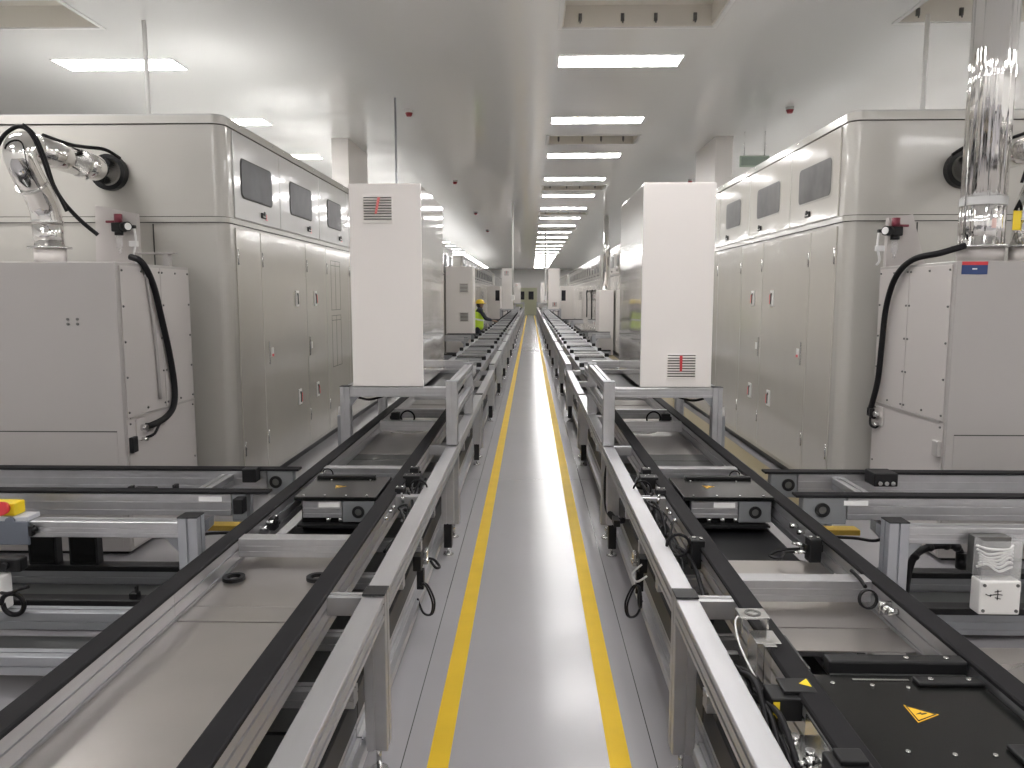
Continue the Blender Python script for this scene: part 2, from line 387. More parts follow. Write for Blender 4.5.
def conveyor(s, Y0, Y1, decks, beams, label, cat='conveyor', group=None, detail=2, dz=0.0, leg_end=True, belt_m='belt'):
    t = thing('belt_conveyor', label, cat, (.95 * s, (Y0 + Y1) / 2, 0), group)
    # outer frame rail
    b = MB(); b.prof('Y', Y0 + .045, Y1 - .045, .485, .56, .57 + dz, .65 + dz, su=(), sv=(.27, .73), dep=.008, sw=.0055); b.build('frame_rail', 'alu', t, s)
    # carriers and belts
    for x0, x1 in ((.685, .75), (1.215, 1.28)):
        b = MB(); carrier(b, x0, x1, Y0 + .0005, Y1 - .0005, .515, .65); c = b.build('carrier_beam', 'alu', t, s)
        b = MB(); belt_geo(b, x0, x1, Y0 + .0001, Y1 - .0001, .652); b.build('belt', belt_m, t, s)
    # legs
    for x0, x1 in ((.485, .56), (1.286, 1.36)):
        zt = .652 + dz if x0 < 1 else .56
        for yy in ((Y0 + .0,) if not leg_end else (Y0, Y1 - .36)):
            sleeve = yy != Y0
            if yy != Y0 and x0 < 1: zt2 = .57 + dz
            else: zt2 = zt
            b = MB(); leg_geo(b, x0, x1, yy - .04, yy + .04, .21 if sleeve and x0 < 1 else .1, zt2); l = b.build('leg', 'alu', t, s)
            foot(l, (x0 + x1) / 2, yy, s)
            if x0 < 1:
                if sleeve:
                    b = MB(); b.box(x0 + .012, x1 - .012, yy - .03, yy + .03, .05, .2095, .004); b.build('foot_bracket', 'black', l, s)
                if yy == Y0:
                    b = MB(); b.box(x0 - .001, x1 + .001, yy - .041, yy + .041, zt + .0005, zt + .006, .002); b.build('end_cap', 'black', l, s)
    # links from the rail to the inner carrier
    for f in ((.0,) if detail < 2 else (.0, .5)):
        y = Y0 + f * (Y1 - Y0) + .0
        b = MB(); b.prof('X', .561, .684, y - .025, y + .025, .575, .64, su=(.5,), dep=.005, sw=.004); b.build('rail_link', 'alu', t, s)
    # lower deck
    b = MB(); b.prof('Y', Y0 + .004, Y1 - .004, .60, .665, .085, .19, sv=(.3, .7)); b.prof('Y', Y0 + .004, Y1 - .004, .555, .60, .085, .125, su=(.5,), sv=())
    b.build('lower_beam', 'alu', t, s)
    b = MB(); b.prof('Y', Y0 + .004, Y1 - .004, 1.205, 1.27, .085, .19, sv=(.3, .7)); b.build('lower_beam', 'alu', t, s)
    for x0, x1 in ((.6, .665), (1.205, 1.27)):
        b = MB(); b.box(x0 - .006, x1 + .006, Y0 + .002, Y1 - .002, .19, .30, .004); b.build('lower_belt_guard', 'black', t, s)
    b = MB(); b.box(.671, 1.199, Y0 + .01, Y1 - .01, .12, .135); b.build('lower_deck', 'dark_steel', t, s)
    if detail >= 2:
        n = 5
        for i in range(n):
            y = Y0 + .25 + i * (Y1 - Y0 - .4) / (n - 1); b = MB()
            b.prof('X', .563, 1.2, y - .03, y + .03, .33 + .02 * (i % 2), .39 + .02 * (i % 2), su=(.5,), sv=(.5,), dep=.006, sw=.004); b.build('cross_rail', 'alu', t, s)
    # deck
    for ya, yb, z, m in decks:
        b = MB(); b.box(.752, 1.213, ya, yb, z - .006, z, .0015); b.build('deck_or_void', m, t, s)  # black entries are sheets painting the dark of open gaps
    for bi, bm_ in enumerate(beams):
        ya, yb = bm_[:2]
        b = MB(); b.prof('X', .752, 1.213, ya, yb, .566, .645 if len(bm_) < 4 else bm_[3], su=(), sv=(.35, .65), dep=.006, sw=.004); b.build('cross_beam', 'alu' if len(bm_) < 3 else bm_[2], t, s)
    return t

STL = 'steel'; DRK = 'dark_steel'
J = [-.13, 2.5, 5.13, 7.76, 10.39]
pos = {0: 'cut by the bottom picture edge', 1: 'holding the smaller black topped transfer unit', 2: 'running under the framed white cabinet', 3: 'just beyond the framed white cabinet'}
CV = {}
deck = {(-1, 0): ([(-.12, 2.495, .54, STL)], []),
        (1, 0): ([(2.33, 2.495, .54, STL)], []),
        (-1, 1): ([(2.505, 2.628, .54, STL), (2.631, 3.2, .54, STL), (3.21, 4.38, .47, 'black'), (4.49, 5.12, .54, DRK)], [(3.075, 3.145), (4.40, 4.47)]),  # black sheet stands in for the dark void around the transfer unit
        (1, 1): ([(2.505, 3.16, .54, STL), (3.17, 4.41, .47, 'black'), (4.51, 5.12, .54, DRK)], [(2.655, 2.725), (4.43, 4.50)]),  # the black entry paints the dark opening below the unit
        (-1, 2): ([(5.135, 5.3, .54, DRK), (5.305, 6.5, .54, STL), (6.53, 7.74, .54, STL)], [(6.1, 6.16), (6.75, 6.82)]),
        (1, 2): ([(5.135, 5.34, .54, DRK), (5.345, 6.5, .54, STL), (6.53, 7.74, .54, STL)], [(6.1, 6.16), (6.75, 6.82)]),
        (-1, 3): ([(7.78, 8.9, .54, STL), (9.3, 10.37, .54, STL)], [(7.95, 8.01), (8.55, 8.61), (8.9, 8.96), (9.3, 9.36), (9.9, 9.96)]),
        (1, 3): ([(7.78, 8.9, .54, STL), (9.3, 10.37, .54, STL)], [(7.95, 8.01), (8.55, 8.61), (8.9, 8.96), (9.3, 9.36), (9.9, 9.96)])}
for s in (-1, 1):
    for i in range(4):
        dk, bmz = deck[(s, i)]
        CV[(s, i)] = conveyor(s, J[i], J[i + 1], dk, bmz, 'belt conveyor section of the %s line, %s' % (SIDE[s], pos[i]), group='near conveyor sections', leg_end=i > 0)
    # far sections
    a = J[4]; L = 2.63
    proto = conveyor(s, a, a + L, [(a + .10, a + .55, .54, STL), (a + .56, a + 1.2, .48, 'black'), (a + 1.21, a + 1.6, .54, DRK), (a + 1.61, a + 2.2, .54, STL), (a + 2.21, a + 2.6, .48, 'black')],  # black sheets stand in for the dark gaps between decks
                     [(a + .04, a + .1), (a + .30, a + .36, 'black', .63), (a + .56, a + .62), (a + .70, a + .98, 'dark_steel', .64), (a + 1.14, a + 1.2, 'alu', .66), (a + 1.4, a + 1.5, 'black', .62), (a + 1.66, a + 1.72), (a + 2.0, a + 2.06, 'alu_dull'), (a + 2.2, a + 2.42, 'gloss_black', .65), (a + 2.5, a + 2.56, 'alu', .665)],  # black and dark beams paint the darkness between the bright ones
                     'x', detail=1, dz=.07, belt_m='alu_dull', group='far conveyor sections of the %s line' % SIDE[s])
    for f, x0 in ((.35, .685), (1.5, .685), (.9, 1.215), (2.2, 1.215)):
        b = MB(); b.box(x0 + .005, x0 + .07, a + f, a + f + .09, .653, .71, .006); b.build('stopper', 'black', proto, s)
    for k in range(20):
        lab = ('receding conveyor section of the %s line, %s beyond the raised outer rail step' % (SIDE[s], ORD[k])) if k < 6 else 'distant conveyor section near the far end of the %s line' % SIDE[s]
        if k == 0: proto['label'] = lab
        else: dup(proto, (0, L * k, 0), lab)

# transfer units ----------------------------------------------------
def warning_triangle_pts(parent, pts, z):
    c = Vector((sum(p[0] for p in pts) / 3, sum(p[1] for p in pts) / 3)); P = [Vector(p) for p in pts]
    b = MB(); b.poly([tuple(p) for p in P], 'Z', z, z + .001); sgn = b.build('warning_sign', 'sign_yellow', parent)
    b = MB(); Q = [c + (p - c) * .84 for p in P]
    for i in range(3): b.tube([(*Q[i], z + .0014), (*Q[(i + 1) % 3], z + .0014)], .0016, 4, 1)
    u = (P[1] - c); v = Vector((-u.y, u.x)); k = .9
    b.poly([tuple(c + (u * q * k + v * r * k)) for q, r in ((.42, .02), (.02, -.14), (.04, -.02), (-.30, -.1), (.10, .16), (.1, .02), (.40, .12))], 'Z', z + .001, z + .0018)
    b.build('pictogram', 'black', sgn)
def warning_triangle(parent, s, cx, cy, z, size, rotz=0.0):
    """yellow warning triangle lying flat with a black border line and a lightning bolt"""
    def tri(r): return [(cx + r * math.sin(a), cy + r * math.cos(a)) for a in (0, 2 * PI / 3, 4 * PI / 3)]
    b = MB(); b.poly(tri(size), 'Z', z, z + .001).rot(rotz, 'Z', (cx, cy, 0)); sgn = b.build('warning_sign', 'sign_yellow', parent, s)
    b = MB(); T = tri(size * .84)
    for i in range(3):
        p, q = Vector((*T[i], z + .0014)), Vector((*T[(i + 1) % 3], z + .0014)); b.tube([p, q], size * .035, 4, 1)
    k = size
    bolt = [(.02, .42), (-.16, .02), (-.02, .04), (-.1, -.32), (.16, .12), (.02, .1), (.12, .42)]
    b.poly([(cx + u * k, cy + v * k) for u, v in bolt], 'Z', z + .001, z + .0018)
    b.rot(rotz, 'Z', (cx, cy, 0)); b.build('pictogram', 'black', sgn, s)
def screw_row(parent, s, pts, z, r=.006, m='screw', name='screw'):
    for x, y in pts:
        b = MB(); b.cyl((x, y, z), (x, y, z + .004), r, r * .8, seg=10); b.build(name, m, parent, s)

def transfer_unit(s, x0, x1, y0, y1, label, sign, flip=1):
    t = thing('transfer_unit', label, 'transfer unit', ((x0 + x1) / 2 * s, (y0 + y1) / 2, .45), 'lift transfer units in the conveyor')
    zt = .655
    b = MB(); b.box(x0, x1, y0 - .01, y1, zt - .02, zt, .003); b.build('top_cover', 'gloss_black', t, s)
    b = MB(); b.box(x0 + .02, x1 - .02, y0 + .05, y1 - .02, .4705, zt - .021, .003); b.build('housing', 'black', t, s)
    # front: slotted beam with a label, motor plate
    xm = x1 - .17 if flip > 0 else x0 + .17
    a0, a1 = (x0 + .04, xm - .004) if flip > 0 else (xm + .004, x1 - .04)
    b = MB(); b.prof('X', a0, a1, y0, y0 + .045, .545, .632, sv=(.3, .62), dep=.006, sw=.005); b.build('front_beam', 'alu', t, s)
    c0 = a1 - .1 if flip > 0 else a0 + .03
    b = MB(); b.box(c0 - .02, c0 + .085, y0 - .002, y0 - .0002, .60, .626); b.build('blank_label', 'label_white', t, s)
    m0, m1 = (xm, x1 - .01) if flip > 0 else (x0 + .01, xm)
    b = MB(); b.box(m0, m1, y0 - .004, y0 + .05, .525, .632, .004); mp = b.build('motor_plate', 'motor', t, s)
    cx = (m0 + m1) / 2; b = MB(); b.ring((cx, y0 - .004, .578), (0, -1, 0), .031, .017, .006); b.build('shaft_ring', 'black', mp, s)
    b = MB(); b.cyl((cx, y0 - .004, .578), (cx, y0 - .007, .578), .0165); b.build('shaft', 'screw_dark', mp, s)
    b = MB(); b.box(x0 + .03, x1 - .02, y0 - .03, y0 + .02, .505, .517); b.build('cable_tray', 'black', t, s)
    for f in (.3, .45, .6):
        x = x0 + f * (x1 - x0); b = MB(); b.cyl((x, y0 + .02, .52), (x, y0 + .02, .545), .014); b.build('spacer', 'screw', t, s)
    # rear rails on the cover
    b = MB(); b.box(x0 + .08, x1 - .01, y1 - .055, y1 - .02, zt, zt + .016, .004); r = b.build('clamp_rail', 'black', t, s)
    screw_row(t, s, [(x0 + f * (x1 - x0), y0 + .02) for f in (.12, .38, .64, .9)] + [(x0 + .1, y1 - .09), (x1 - .1, y1 - .09)], zt)
    warning_triangle(t, s, sign, y0 + .2, zt + .0004, .036, .7 * s)
    return t
transfer_unit(-1, .765, 1.175, 3.72, 4.15, 'black topped transfer unit with motor plate in the left conveyor', 1.0, flip=-1)
transfer_unit(1, .765, 1.21, 3.76, 4.17, 'black topped transfer unit with motor plate in the right conveyor, behind the white cross beam', .93)

TRI = [(.946, 1.864), (1.012, 1.819), (.943, 1.782)]
# big black cover at the front right
t = thing('transfer_unit', 'large flat black cover with a yellow warning triangle, bottom right foreground', 'transfer unit', (.98, 1.5, .55), 'lift transfer units in the conveyor')
b = MB(); b.box(.765, 1.208, .9, 2.02, .606, .62, .003); b.build('top_cover', 'gloss_black', t)
b = MB(); b.box(.80, 1.18, .95, 2.0, .5, .6055, .003); b.build('housing', 'black', t)
b = MB(); b.box(.83, 1.21, 2.045, 2.095, .60, .645, .006); r = b.build('clamp_rail', 'black', t)
screw_row(r, 1, [(1.05, 2.07), (1.16, 2.07)], .645, .008)
b = MB(); b.box(.83, 1.2, 2.0225, 2.0445, .585, .612, .002); b.build('spacer_plate', 'dark_steel', t)
b = MB(); b.box(1.03, 1.205, 1.955, 1.995, .6205, .632, .004); r = b.build('hinge_plate', 'black', t)
screw_row(r, 1, [(1.07, 1.975), (1.17, 1.975)], .632, .008)
b = MB(); b.box(.87, 1.02, 1.985, 1.993, .6205, .623); b.build('edge_strip', 'screw', t)
screw_row(t, 1, [(.81, 1.97), (.91, 1.96), (1.0, 1.95), (.86, 1.66), (.96, 1.65), (1.05, 1.65)], .62, .0065)
warning_triangle_pts(t, TRI, .6204)
b = MB(); b.box(1.09, 1.2, 1.6, 1.68, .6205, .632, .004); b.build('hinge_plate', 'black', t)
t2 = thing('slide_rail', 'dark slide rail between the belt and the steel deck edge, front right', 'rail', (.78, 2.2, .55))
b = MB(); b.box(.757, .80, 2.10, 2.32, .575, .596, .003); b.build('rail_bar', 'dark_steel', t2)
screw_row(t2, 1, [(.785, 2.14)], .596, .008)

# rubber rings on the left deck
for x, y, lab in ((1.163, 2.89, 'black rubber ring on the steel deck of the left conveyor, beside the outer belt'), (.835, 2.9, 'black rubber ring on the left steel deck, half hidden by the inner belt')):
    b = MB(); b.ring((x, y, .5402), (0, 0, 1), .043, .026, .014, 28); tag(b.build('rubber_ring', 'black', None, -1), lab, 'rubber ring', 'rubber rings on the deck')

# sensors and fittings, as parts of the sections ---------------------
def stopper(par, s, x, y, z, h=.075, w_=.05):
    b = MB(); b.box(x - w_ / 2, x + w_ / 2, y - .03, y + .03, z - h, z, .005).box(x - w_ / 2 - .012, x + w_ / 2 + .012, y - .012, y + .012, z - h * .6, z - h * .3, .002); st = b.build('stopper', 'black', par, s)
    b = MB(); b.cyl((x - .012, y, z), (x - .012, y, z + .006), .008, seg=10).cyl((x + .014, y - .01, z), (x + .014, y - .01, z + .006), .006, seg=10); b.build('fitting', 'screw', st, s)
    return st
def fitting(par, s, p, d, l=.035, r=.008):
    p = Vector(p); d = Vector(d).normalized(); b = MB(); b.cyl(p, p + d * l, r, seg=10).cyl(p + d * l, p + d * (l + .018), r * .65, seg=10); return b.build('air_fitting', 'screw', par, s)
def cable(par, s, pts, r=.004, name='cable', m='cable'):
    b = MB(); b.tube(pts, r, 7, 6); return b.build(name, m, par, s)
def loop(par, s, c, R, r=.004, ax=0):
    pts = []
    for i in range(11):
        a = 2 * PI * i / 10
        if ax == 0: pts.append((c[0] + .01 * i / 10, c[1] + R * math.cos(a), c[2] + R * math.sin(a) * .9))
        else: pts.append((c[0] + R * math.cos(a), c[1] + .012 * i / 10, c[2] + R * math.sin(a)))
    return cable(par, s, pts, r, 'cable_loop')

for s in (-1, 1):
    P1 = CV[(s, 1)]; P0 = CV[(s, 0)]
    stopper(P1, s, .66, 4.30, .675); stopper(P1, s, .668, 3.86, .67, .1); 
    b = MB(); b.box(.605, .70, 4.12, 4.2, .60, .665, .004); bx = b.build('sensor_block', 'black', P1, s)
    screw_row(bx, s, [(.63, 4.14), (.68, 4.14), (.655, 4.18)], .665, .005)
    for k, y in enumerate((3.5, 3.62, 3.7, 4.0)):
        b = MB(); b.cyl((.684, y, .61), (.668, y, .61), .009, seg=10); b.build('screw', 'screw', P1, s)
    fitting(P1, s, (.62, 3.98, .60), (.2, -1, .5)); fitting(P1, s, (.61, 3.55, .585), (-.5, -1, .2)); fitting(P1, s, (.635, 3.75, .62), (.1, -.3, 1))
    cable(P1, s, [(.60, 4.15, .63), (.585, 4.0, .67), (.61, 3.9, .60), (.62, 3.7, .55), (.60, 3.4, .56), (.62, 3.1, .5), (.61, 2.7, .46)], .006)
    cable(P1, s, [(.64, 4.1, .63), (.62, 3.95, .66), (.60, 3.8, .62), (.59, 3.6, .57), (.63, 3.3, .53), (.60, 2.9, .5)], .005)
    cable(P1, s, [(.63, 3.85, .65), (.59, 3.75, .60), (.62, 3.5, .52), (.60, 3.2, .55), (.61, 2.95, .45)], .007)
    loop(P1, s, (.585, 3.93, .645), .045, .005, 1)
    # sensor on the lower beam, aisle side, with hanging cables
    b = MB(); b.box(.535, .575, 3.64, 3.72, .30, .375, .004).box(.525, .56, 3.66, 3.70, .20, .30, .003); sn = b.build('photo_sensor', 'black', P1, s)
    b = MB(); b.box(.51, .555, 3.70, 3.76, .315, .335, .002).box(.515, .53, 3.70, 3.76, .335, .38, .002); b.build('sensor_bracket', 'screw', sn, s)
    cable(sn, s, [(.54, 3.67, .23), (.50, 3.62, .24), (.465, 3.6, .17), (.48, 3.63, .09), (.53, 3.68, .07), (.565, 3.72, .12)], .005)
    cable(sn, s, [(.54, 3.66, .22), (.51, 3.6, .25), (.47, 3.56, .18), (.485, 3.6, .1), (.53, 3.66, .085), (.565, 3.72, .13)], .005)
    if s < 0: cable(sn, s, [(.51, 3.75, .33), (.485, 3.78, .31), (.455, 3.74, .29), (.47, 3.7, .3), (.50, 3.74, .32)], .007)
    # sensors on the outer beam facing in
    b = MB(); b.box(1.185, 1.213, 4.30, 4.36, .60, .64, .003); se = b.build('reflector', 'screw', P1, s); 
    loop(P1, s, (1.17, 4.33, .625), .03, .004, 1)
    b = MB(); b.cyl((1.214, 3.42, .612), (1.18, 3.42, .612), .011, seg=12).cyl((1.214, 3.34, .607), (1.185, 3.34, .607), .01, seg=12); b.build('index_pin', 'screw', P1, s)
    # under the cabinet
    P2 = CV[(s, 2)]
    stopper(P2, s, 1.1, 6.2, .70, .09, .07); loop(P2, s, (1.0, 6.18, .66), .055, .007, 1)
    b = MB(); b.box(.70, .75, 6.75, 6.81, .6525, .71, .004); b.build('stopper', 'black', P2, s)
    P3 = CV[(s, 3)]
    for y, x in ((8.2, .72), (8.95, 1.12), (9.4, .72), (9.0, 1.24), (10.1, 1.24)):
        b = MB(); b.box(x - .03, x + .03, y, y + .08, .653 if x < .8 or x > 1.2 else .65, .72, .006); b.build('stopper', 'black', P3, s)
    loop(P3, s, (1.05, 9.0, .67), .05, .008, 1)
# right only: brackets, laser sensor, valves in the near section
P0, P1 = CV[(1, 0)], CV[(1, 1)]
stopper(P1, 1, .672, 3.02, .68, .12, .055); loop(P1, 1, (.595, 3.0, .655), .045, .006, 1)
stopper(P1, 1, 1.175, 3.12, .655, .1, .05); fitting(P1, 1, (1.14, 3.1, .60), (-1, -.2, 0)); fitting(P1, 1, (1.14, 3.12, .62), (-1, 0, .2))
cable(P1, 1, [(1.11, 3.1, .60), (1.06, 3.12, .59), (1.02, 3.06, .585), (.99, 3.1, .583), (1.05, 3.16, .585), (1.13, 3.14, .6)], .006)
b = MB(); b.ring((1.155, 2.56, .618), (.1, -1, .2), .034, .028, .012, 20); b.build('hose_loop', 'cable', P1)
b = MB(); b.box(1.17, 1.213, 2.50, 2.512, .585, .632, .002).cyl((1.19, 2.5, .61), (1.19, 2.47, .61), .016).cyl((1.212, 2.46, .615), (1.18, 2.46, .615), .011); b.build('sensor_mount', 'screw', P1)
cable(P1, 1, [(1.165, 2.72, .66), (1.168, 2.66, .655), (1.165, 2.6, .645)], .007)
stopper(P1, 1, .56 + .06, 2.62, .56, .06, .05)
for k in range(9):
    r_ = random.Random(40 + k); y = 4.25 - .14 * k
    cable(P1, 1, [(r_.uniform(.575, .65), y, r_.uniform(.60, .645)), (r_.uniform(.575, .66), y - .12, r_.uniform(.59, .67)), (r_.uniform(.575, .65), y - .25, r_.uniform(.57, .64)), (r_.uniform(.58, .65), y - .45, r_.uniform(.54, .6))], r_.uniform(.005, .009))
for k in range(5):
    r_ = random.Random(60 + k); y = 4.3 - .16 * k
    cable(CV[(-1, 1)], -1, [(r_.uniform(.575, .65), y, r_.uniform(.58, .63)), (r_.uniform(.575, .66), y - .12, r_.uniform(.57, .64)), (r_.uniform(.575, .65), y - .25, r_.uniform(.55, .6)), (r_.uniform(.58, .65), y - .45, r_.uniform(.5, .56))], r_.uniform(.004, .008))
# U bracket and laser box
b = MB(); b.box(.625, .71, 2.19, 2.26, .70, .706, .001).box(.625, .63, 2.19, 2.26, .655, .70).box(.70, .706, 2.19, 2.26, .66, .70).box(.645, .715, 2.10, 2.185, .664, .67, .001).box(.645, .65, 2.10, 2.185, .55, .664).box(.665, .70, 2.09, 2.10, .55, .664)
ub = b.build('sensor_bracket', 'screw', P0)
b = MB(); b.ring((.667, 2.225, .706), (0, 0, 1), .024, .016, .002); b.build('slot_mark', 'screw_dark', ub)
cable(P0, 1, [(.64, 2.25, .69), (.61, 2.2, .69), (.605, 2.13, .65), (.625, 2.05, .60), (.63, 1.95, .58)], .003, m='wire_white')
b = MB(); b.box(.608, .72, 1.84, 1.915, .585, .646, .004).box(.645, .728, 1.86, 1.93, .646, .655, .002); lb = b.build('laser_sensor', 'black', P0)
b = MB(); b.box(.612, .628, 1.8385, 1.8399, .595, .637); b.build('yellow_label', 'yellow', lb)
b = MB(); b.poly([(.695, 1.90), (.722, 1.885), (.722, 1.925)], 'Z', .655, .6562); b.build('laser_sign', 'yellow', lb)
b = MB(); b.box(.612, .684, 1.60, 1.80, .565, .575, .001).box(.678, .684, 1.6, 1.8, .575, .63); pl = b.build('valve_plate', 'screw', P0)
for x, y in ((.64, 1.76), (.655, 1.70), (.675, 1.67)):
    b = MB(); b.cyl((x, y, .575), (x, y, .598), .011, seg=12); b.build('bolt', 'screw', pl)
b = MB(); b.box(.64, .73, 1.53, 1.60, .56, .66, .006).box(.66, .72, 1.54, 1.59, .66, .672, .003); b.build('air_valve', 'black', P0)
fitting(P0, 1, (.648, 1.64, .61), (-1, -.25, -.1), .028, .012)
for k in range(7):
    y = 1.95 - .05 * k
    cable(P0, 1, [(.575 + .01 * (k % 3), y + .3, .56), (.60 + .012 * (k % 2), y + .1, .60 + .015 * (k % 3)), (.585 + .02 * (k % 2), y - .12, .58), (.61, y - .4, .56)], .006 + .001 * (k % 3))
for k in range(3):
    y = 2.2 + .06 * k; b = MB(); b.box(.575, .66, y, y + .03, .47 + .02 * k, .49 + .02 * k, .003); b.build('terminal_block', 'screw_dark', P0)
cable(P1, 1, [(.53, 4.95, .6), (.50, 4.9, .5), (.495, 4.85, .35), (.50, 4.75, .29), (.535, 4.65, .27), (.57, 4.6, .28)], .02, 'hose')
b = MB(); b.box(.51, .55, 4.56, 4.68, .25, .29, .004); b.build('hose_clamp', 'black', P1)
loop(P1, 1, (.50, 3.42, .27), .05, .008, 0)
b = MB(); b.tube([(.54, 3.6, .36), (.49, 3.56, .33), (.50, 3.48, .32), (.55, 3.5, .34)], .005, 6, 4); b.build('wire_bracket', 'wire_white', P1)
# hose along the left outer belt and sensor at its right
P1 = CV[(-1, 1)]
stopper(P1, -1, 1.19, 3.45, .63, .06, .03)

# ------------------------------------------------------------------ frames with white cabinets
def frame(s, label, dy=0.0):
    t = thing('cabinet_frame', label, 'support frame', (.89 * s, 5.7 + dy, 0), 'aluminium frames carrying the white cabinets')
    ya, yb = 5.05, 6.42
    for y in (ya, yb):
        b = MB(); leg_geo(b, .485, .56, y, y + .08, .66, 1.08); p = b.build('post', 'alu', t, s)
        b = MB(); b.box(.484, .561, y - .001, y + .081, 1.0805, 1.086, .002); b.build('post_cap', 'alu_dull', p, s)
        yo = y + .43
        b = MB(); leg_geo(b, 1.305, 1.375, yo, yo + .08, .012, .995); p = b.build('post', 'alu', t, s)
        b = MB(); b.box(1.304, 1.376, yo - .001, yo + .081, .9955, 1.0, .001); b.build('post_cap', 'black', p, s)
        b = MB(); b.cyl((1.34, yo + .04, 0), (1.34, yo + .04, .012), .03); b.build('foot', 'screw', p, s)
    for z0 in (1.0, .84):
        b = MB(); b.prof('Y', ya + .081, yb - .001, .49, .555, z0, z0 + (.075 if z0 > .9 else .05), sv=(.5,), su=(.5,), dep=.008, sw=.006); b.build('side_rail', 'alu', t, s)
    for y in (ya + .435, yb + .435):
        b = MB(); b.prof('X', .556, 1.304, y, y + .07, .922, .992, sv=(.3, .7), su=(.5,), dep=.007, sw=.005); b.build('front_rail' if y < 6 else 'rear_rail', 'alu', t, s)
    b = MB(); b.prof('X', .556, 1.29, yb + .45, yb + .515, 1.01, 1.07, sv=(.5,), su=(.5,)); b.build('cross_rail', 'alu', t, s)
    b = MB(); b.prof('Y', yb + .081, yb + .5, .49, .555, .95, 1.02, sv=(.5,)); b.build('side_rail', 'alu', t, s)
    b = MB(); b.prof('Y', ya + .511, yb + .429, 1.308, 1.37, .93, .985, sv=(.5,)); b.build('side_rail', 'alu', t, s)
    for x, sg in ((.561, 1), (1.304, -1)):
        b = MB(); b.poly([(x, .921), (x + sg * .06, .921), (x, .85)], 'Y', ya + .45, ya + .49); b.build('gusset', 'alu_dull', t, s)
    b = MB(); b.box(.6, 1.28, ya + .52, yb + .42, .945, .96); b.build('tray', 'black', t, s)
    cable(t, s, [(1.29, 5.6, .91), (1.2, 5.65, .88), (1.1, 5.7, .90), (1.0, 5.8, .93)], .009)
    return t
def cabinet(s, label, vz, dy=0.0, sticker=(0, 0), top=2.428):
    x0, x1, y0, y1, z0, z1 = (.772, 1.277, 5.495, 6.85, .994, top) if s < 0 else (.788, 1.288, 5.495, 6.85, .994, top)
    t = thing('electrical_cabinet', label, 'cabinet', (1.02 * s, 6.1 + dy, z0), 'white electrical cabinets over the conveyors')
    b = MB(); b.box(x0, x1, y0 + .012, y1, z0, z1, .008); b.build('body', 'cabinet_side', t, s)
    b = MB(); b.box(x0 - .002, x1 + .002, y0 - .006, y0 + .0115, z0 + .004, z1 + .002, .005); dr = b.build('door', 'cabinet', t, s)
    # louvred vent
    vx0, vx1 = (.97, 1.182)
    b = MB(); b.box(vx0, vx1, y0 - .012, y0 - .0065, vz, vz + .19, .003); v = b.build('vent', 'cabinet', t, s)
    n = 9
    for k in range(n):
        z = vz + .018 + k * .0185; b = MB(); b.poly([(y0 - .0125, z), (y0 - .0125, z + .007), (y0 - .020, z + .001)], 'X', vx0 + .008, vx1 - .008)
        b.build('louvre', 'cabinet', v, s)
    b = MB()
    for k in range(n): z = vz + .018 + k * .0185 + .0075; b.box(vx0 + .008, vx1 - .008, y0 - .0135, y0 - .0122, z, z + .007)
    b.build('slot_shadow', 'gap', v, s)  # dark strips paint the shade between the louvres
    cx = 1.076 + sticker[0]; b = MB(); lean = sticker[1]
    b.poly([(cx - .008 - lean, vz + .065), (cx + .008 - lean, vz + .065), (cx + .010 + lean, vz + .178), (cx - .010 + lean, vz + .178)], 'Y', y0 - .022, y0 - .0205)
    b.build('red_streamer', 'red' if s > 0 else 'pink', t, s)
    return t
frs = {}; cbs = {}
for s in (-1, 1):
    frs[s] = frame(s, 'aluminium profile frame over the %s conveyor carrying the nearest white cabinet' % SIDE[s])
    cbs[s] = cabinet(s, 'tall white cabinet over the left conveyor, vent with red streamer near its top' if s < 0 else 'tall white cabinet over the right conveyor, vent with red streamer near its foot', 2.155 if s < 0 else 1.048, sticker=(.0, -.012) if s < 0 else (-.005, 0))
    for k, dy in enumerate((29.1, 55.2)):
        dup(frs[s], (0, dy, .06), '%s profile frame far down the %s conveyor line' % (('small', 'tiny')[k], SIDE[s]))
        c = dup(cbs[s], (0, dy, .06), '%s white cabinet far down the %s conveyor line' % (('small', 'tiny')[k], SIDE[s])); c.scale = (1, 1, (1.25, 1.1)[k])

# ------------------------------------------------------------------ coating machines
def rounded(x0, x1, y0, y1, r, n=8):
    """outline with the corner at (x0,y0) rounded"""
    p = []
    for i in range(n + 1):
        a = PI + (PI / 2) * i / n; p.append((x0 + r + r * math.cos(a), y0 + r + r * math.sin(a)))
    return p + [(x1, y0), (x1, y1), (x0, y1)]
def rrect(y0, y1, z0, z1, r, n=4):
    p = []
    for cy, cz, a0 in ((y1 - r, z1 - r, 0), (y0 + r, z1 - r, PI / 2), (y0 + r, z0 + r, PI), (y1 - r, z0 + r, 3 * PI / 2)):
        for i in range(n + 1):
            a = a0 + PI / 2 * i / n; p.append((cy + r * math.cos(a), cz + r * math.sin(a)))
    return p
def lever(par, s, X, y, z, red=True, tilt=0.0):
    b = MB(); b.box(X - .012, X, y - .048, y + .048, z - .078, z + .078, .005); h = b.build('handle', 'white', par, s)
    b = MB(); b.box(X - .022, X - .0125, y - .006, y + .006, z - .055, z + .05, .003).box(X - .016, X - .0125, y - .02, y + .02, z + .03, z + .055, .002); b.build('lever', 'screw_dark', h, s)
    if red:
        b = MB(); b.poly([(y - .004 + tilt, z + .04), (y + .01 + tilt, z + .04), (y + .028 - tilt, z - .05), (y + .012 - tilt, z - .05)], 'X', X - .026, X - .0235); b.build('red_tag', 'red', h, s)
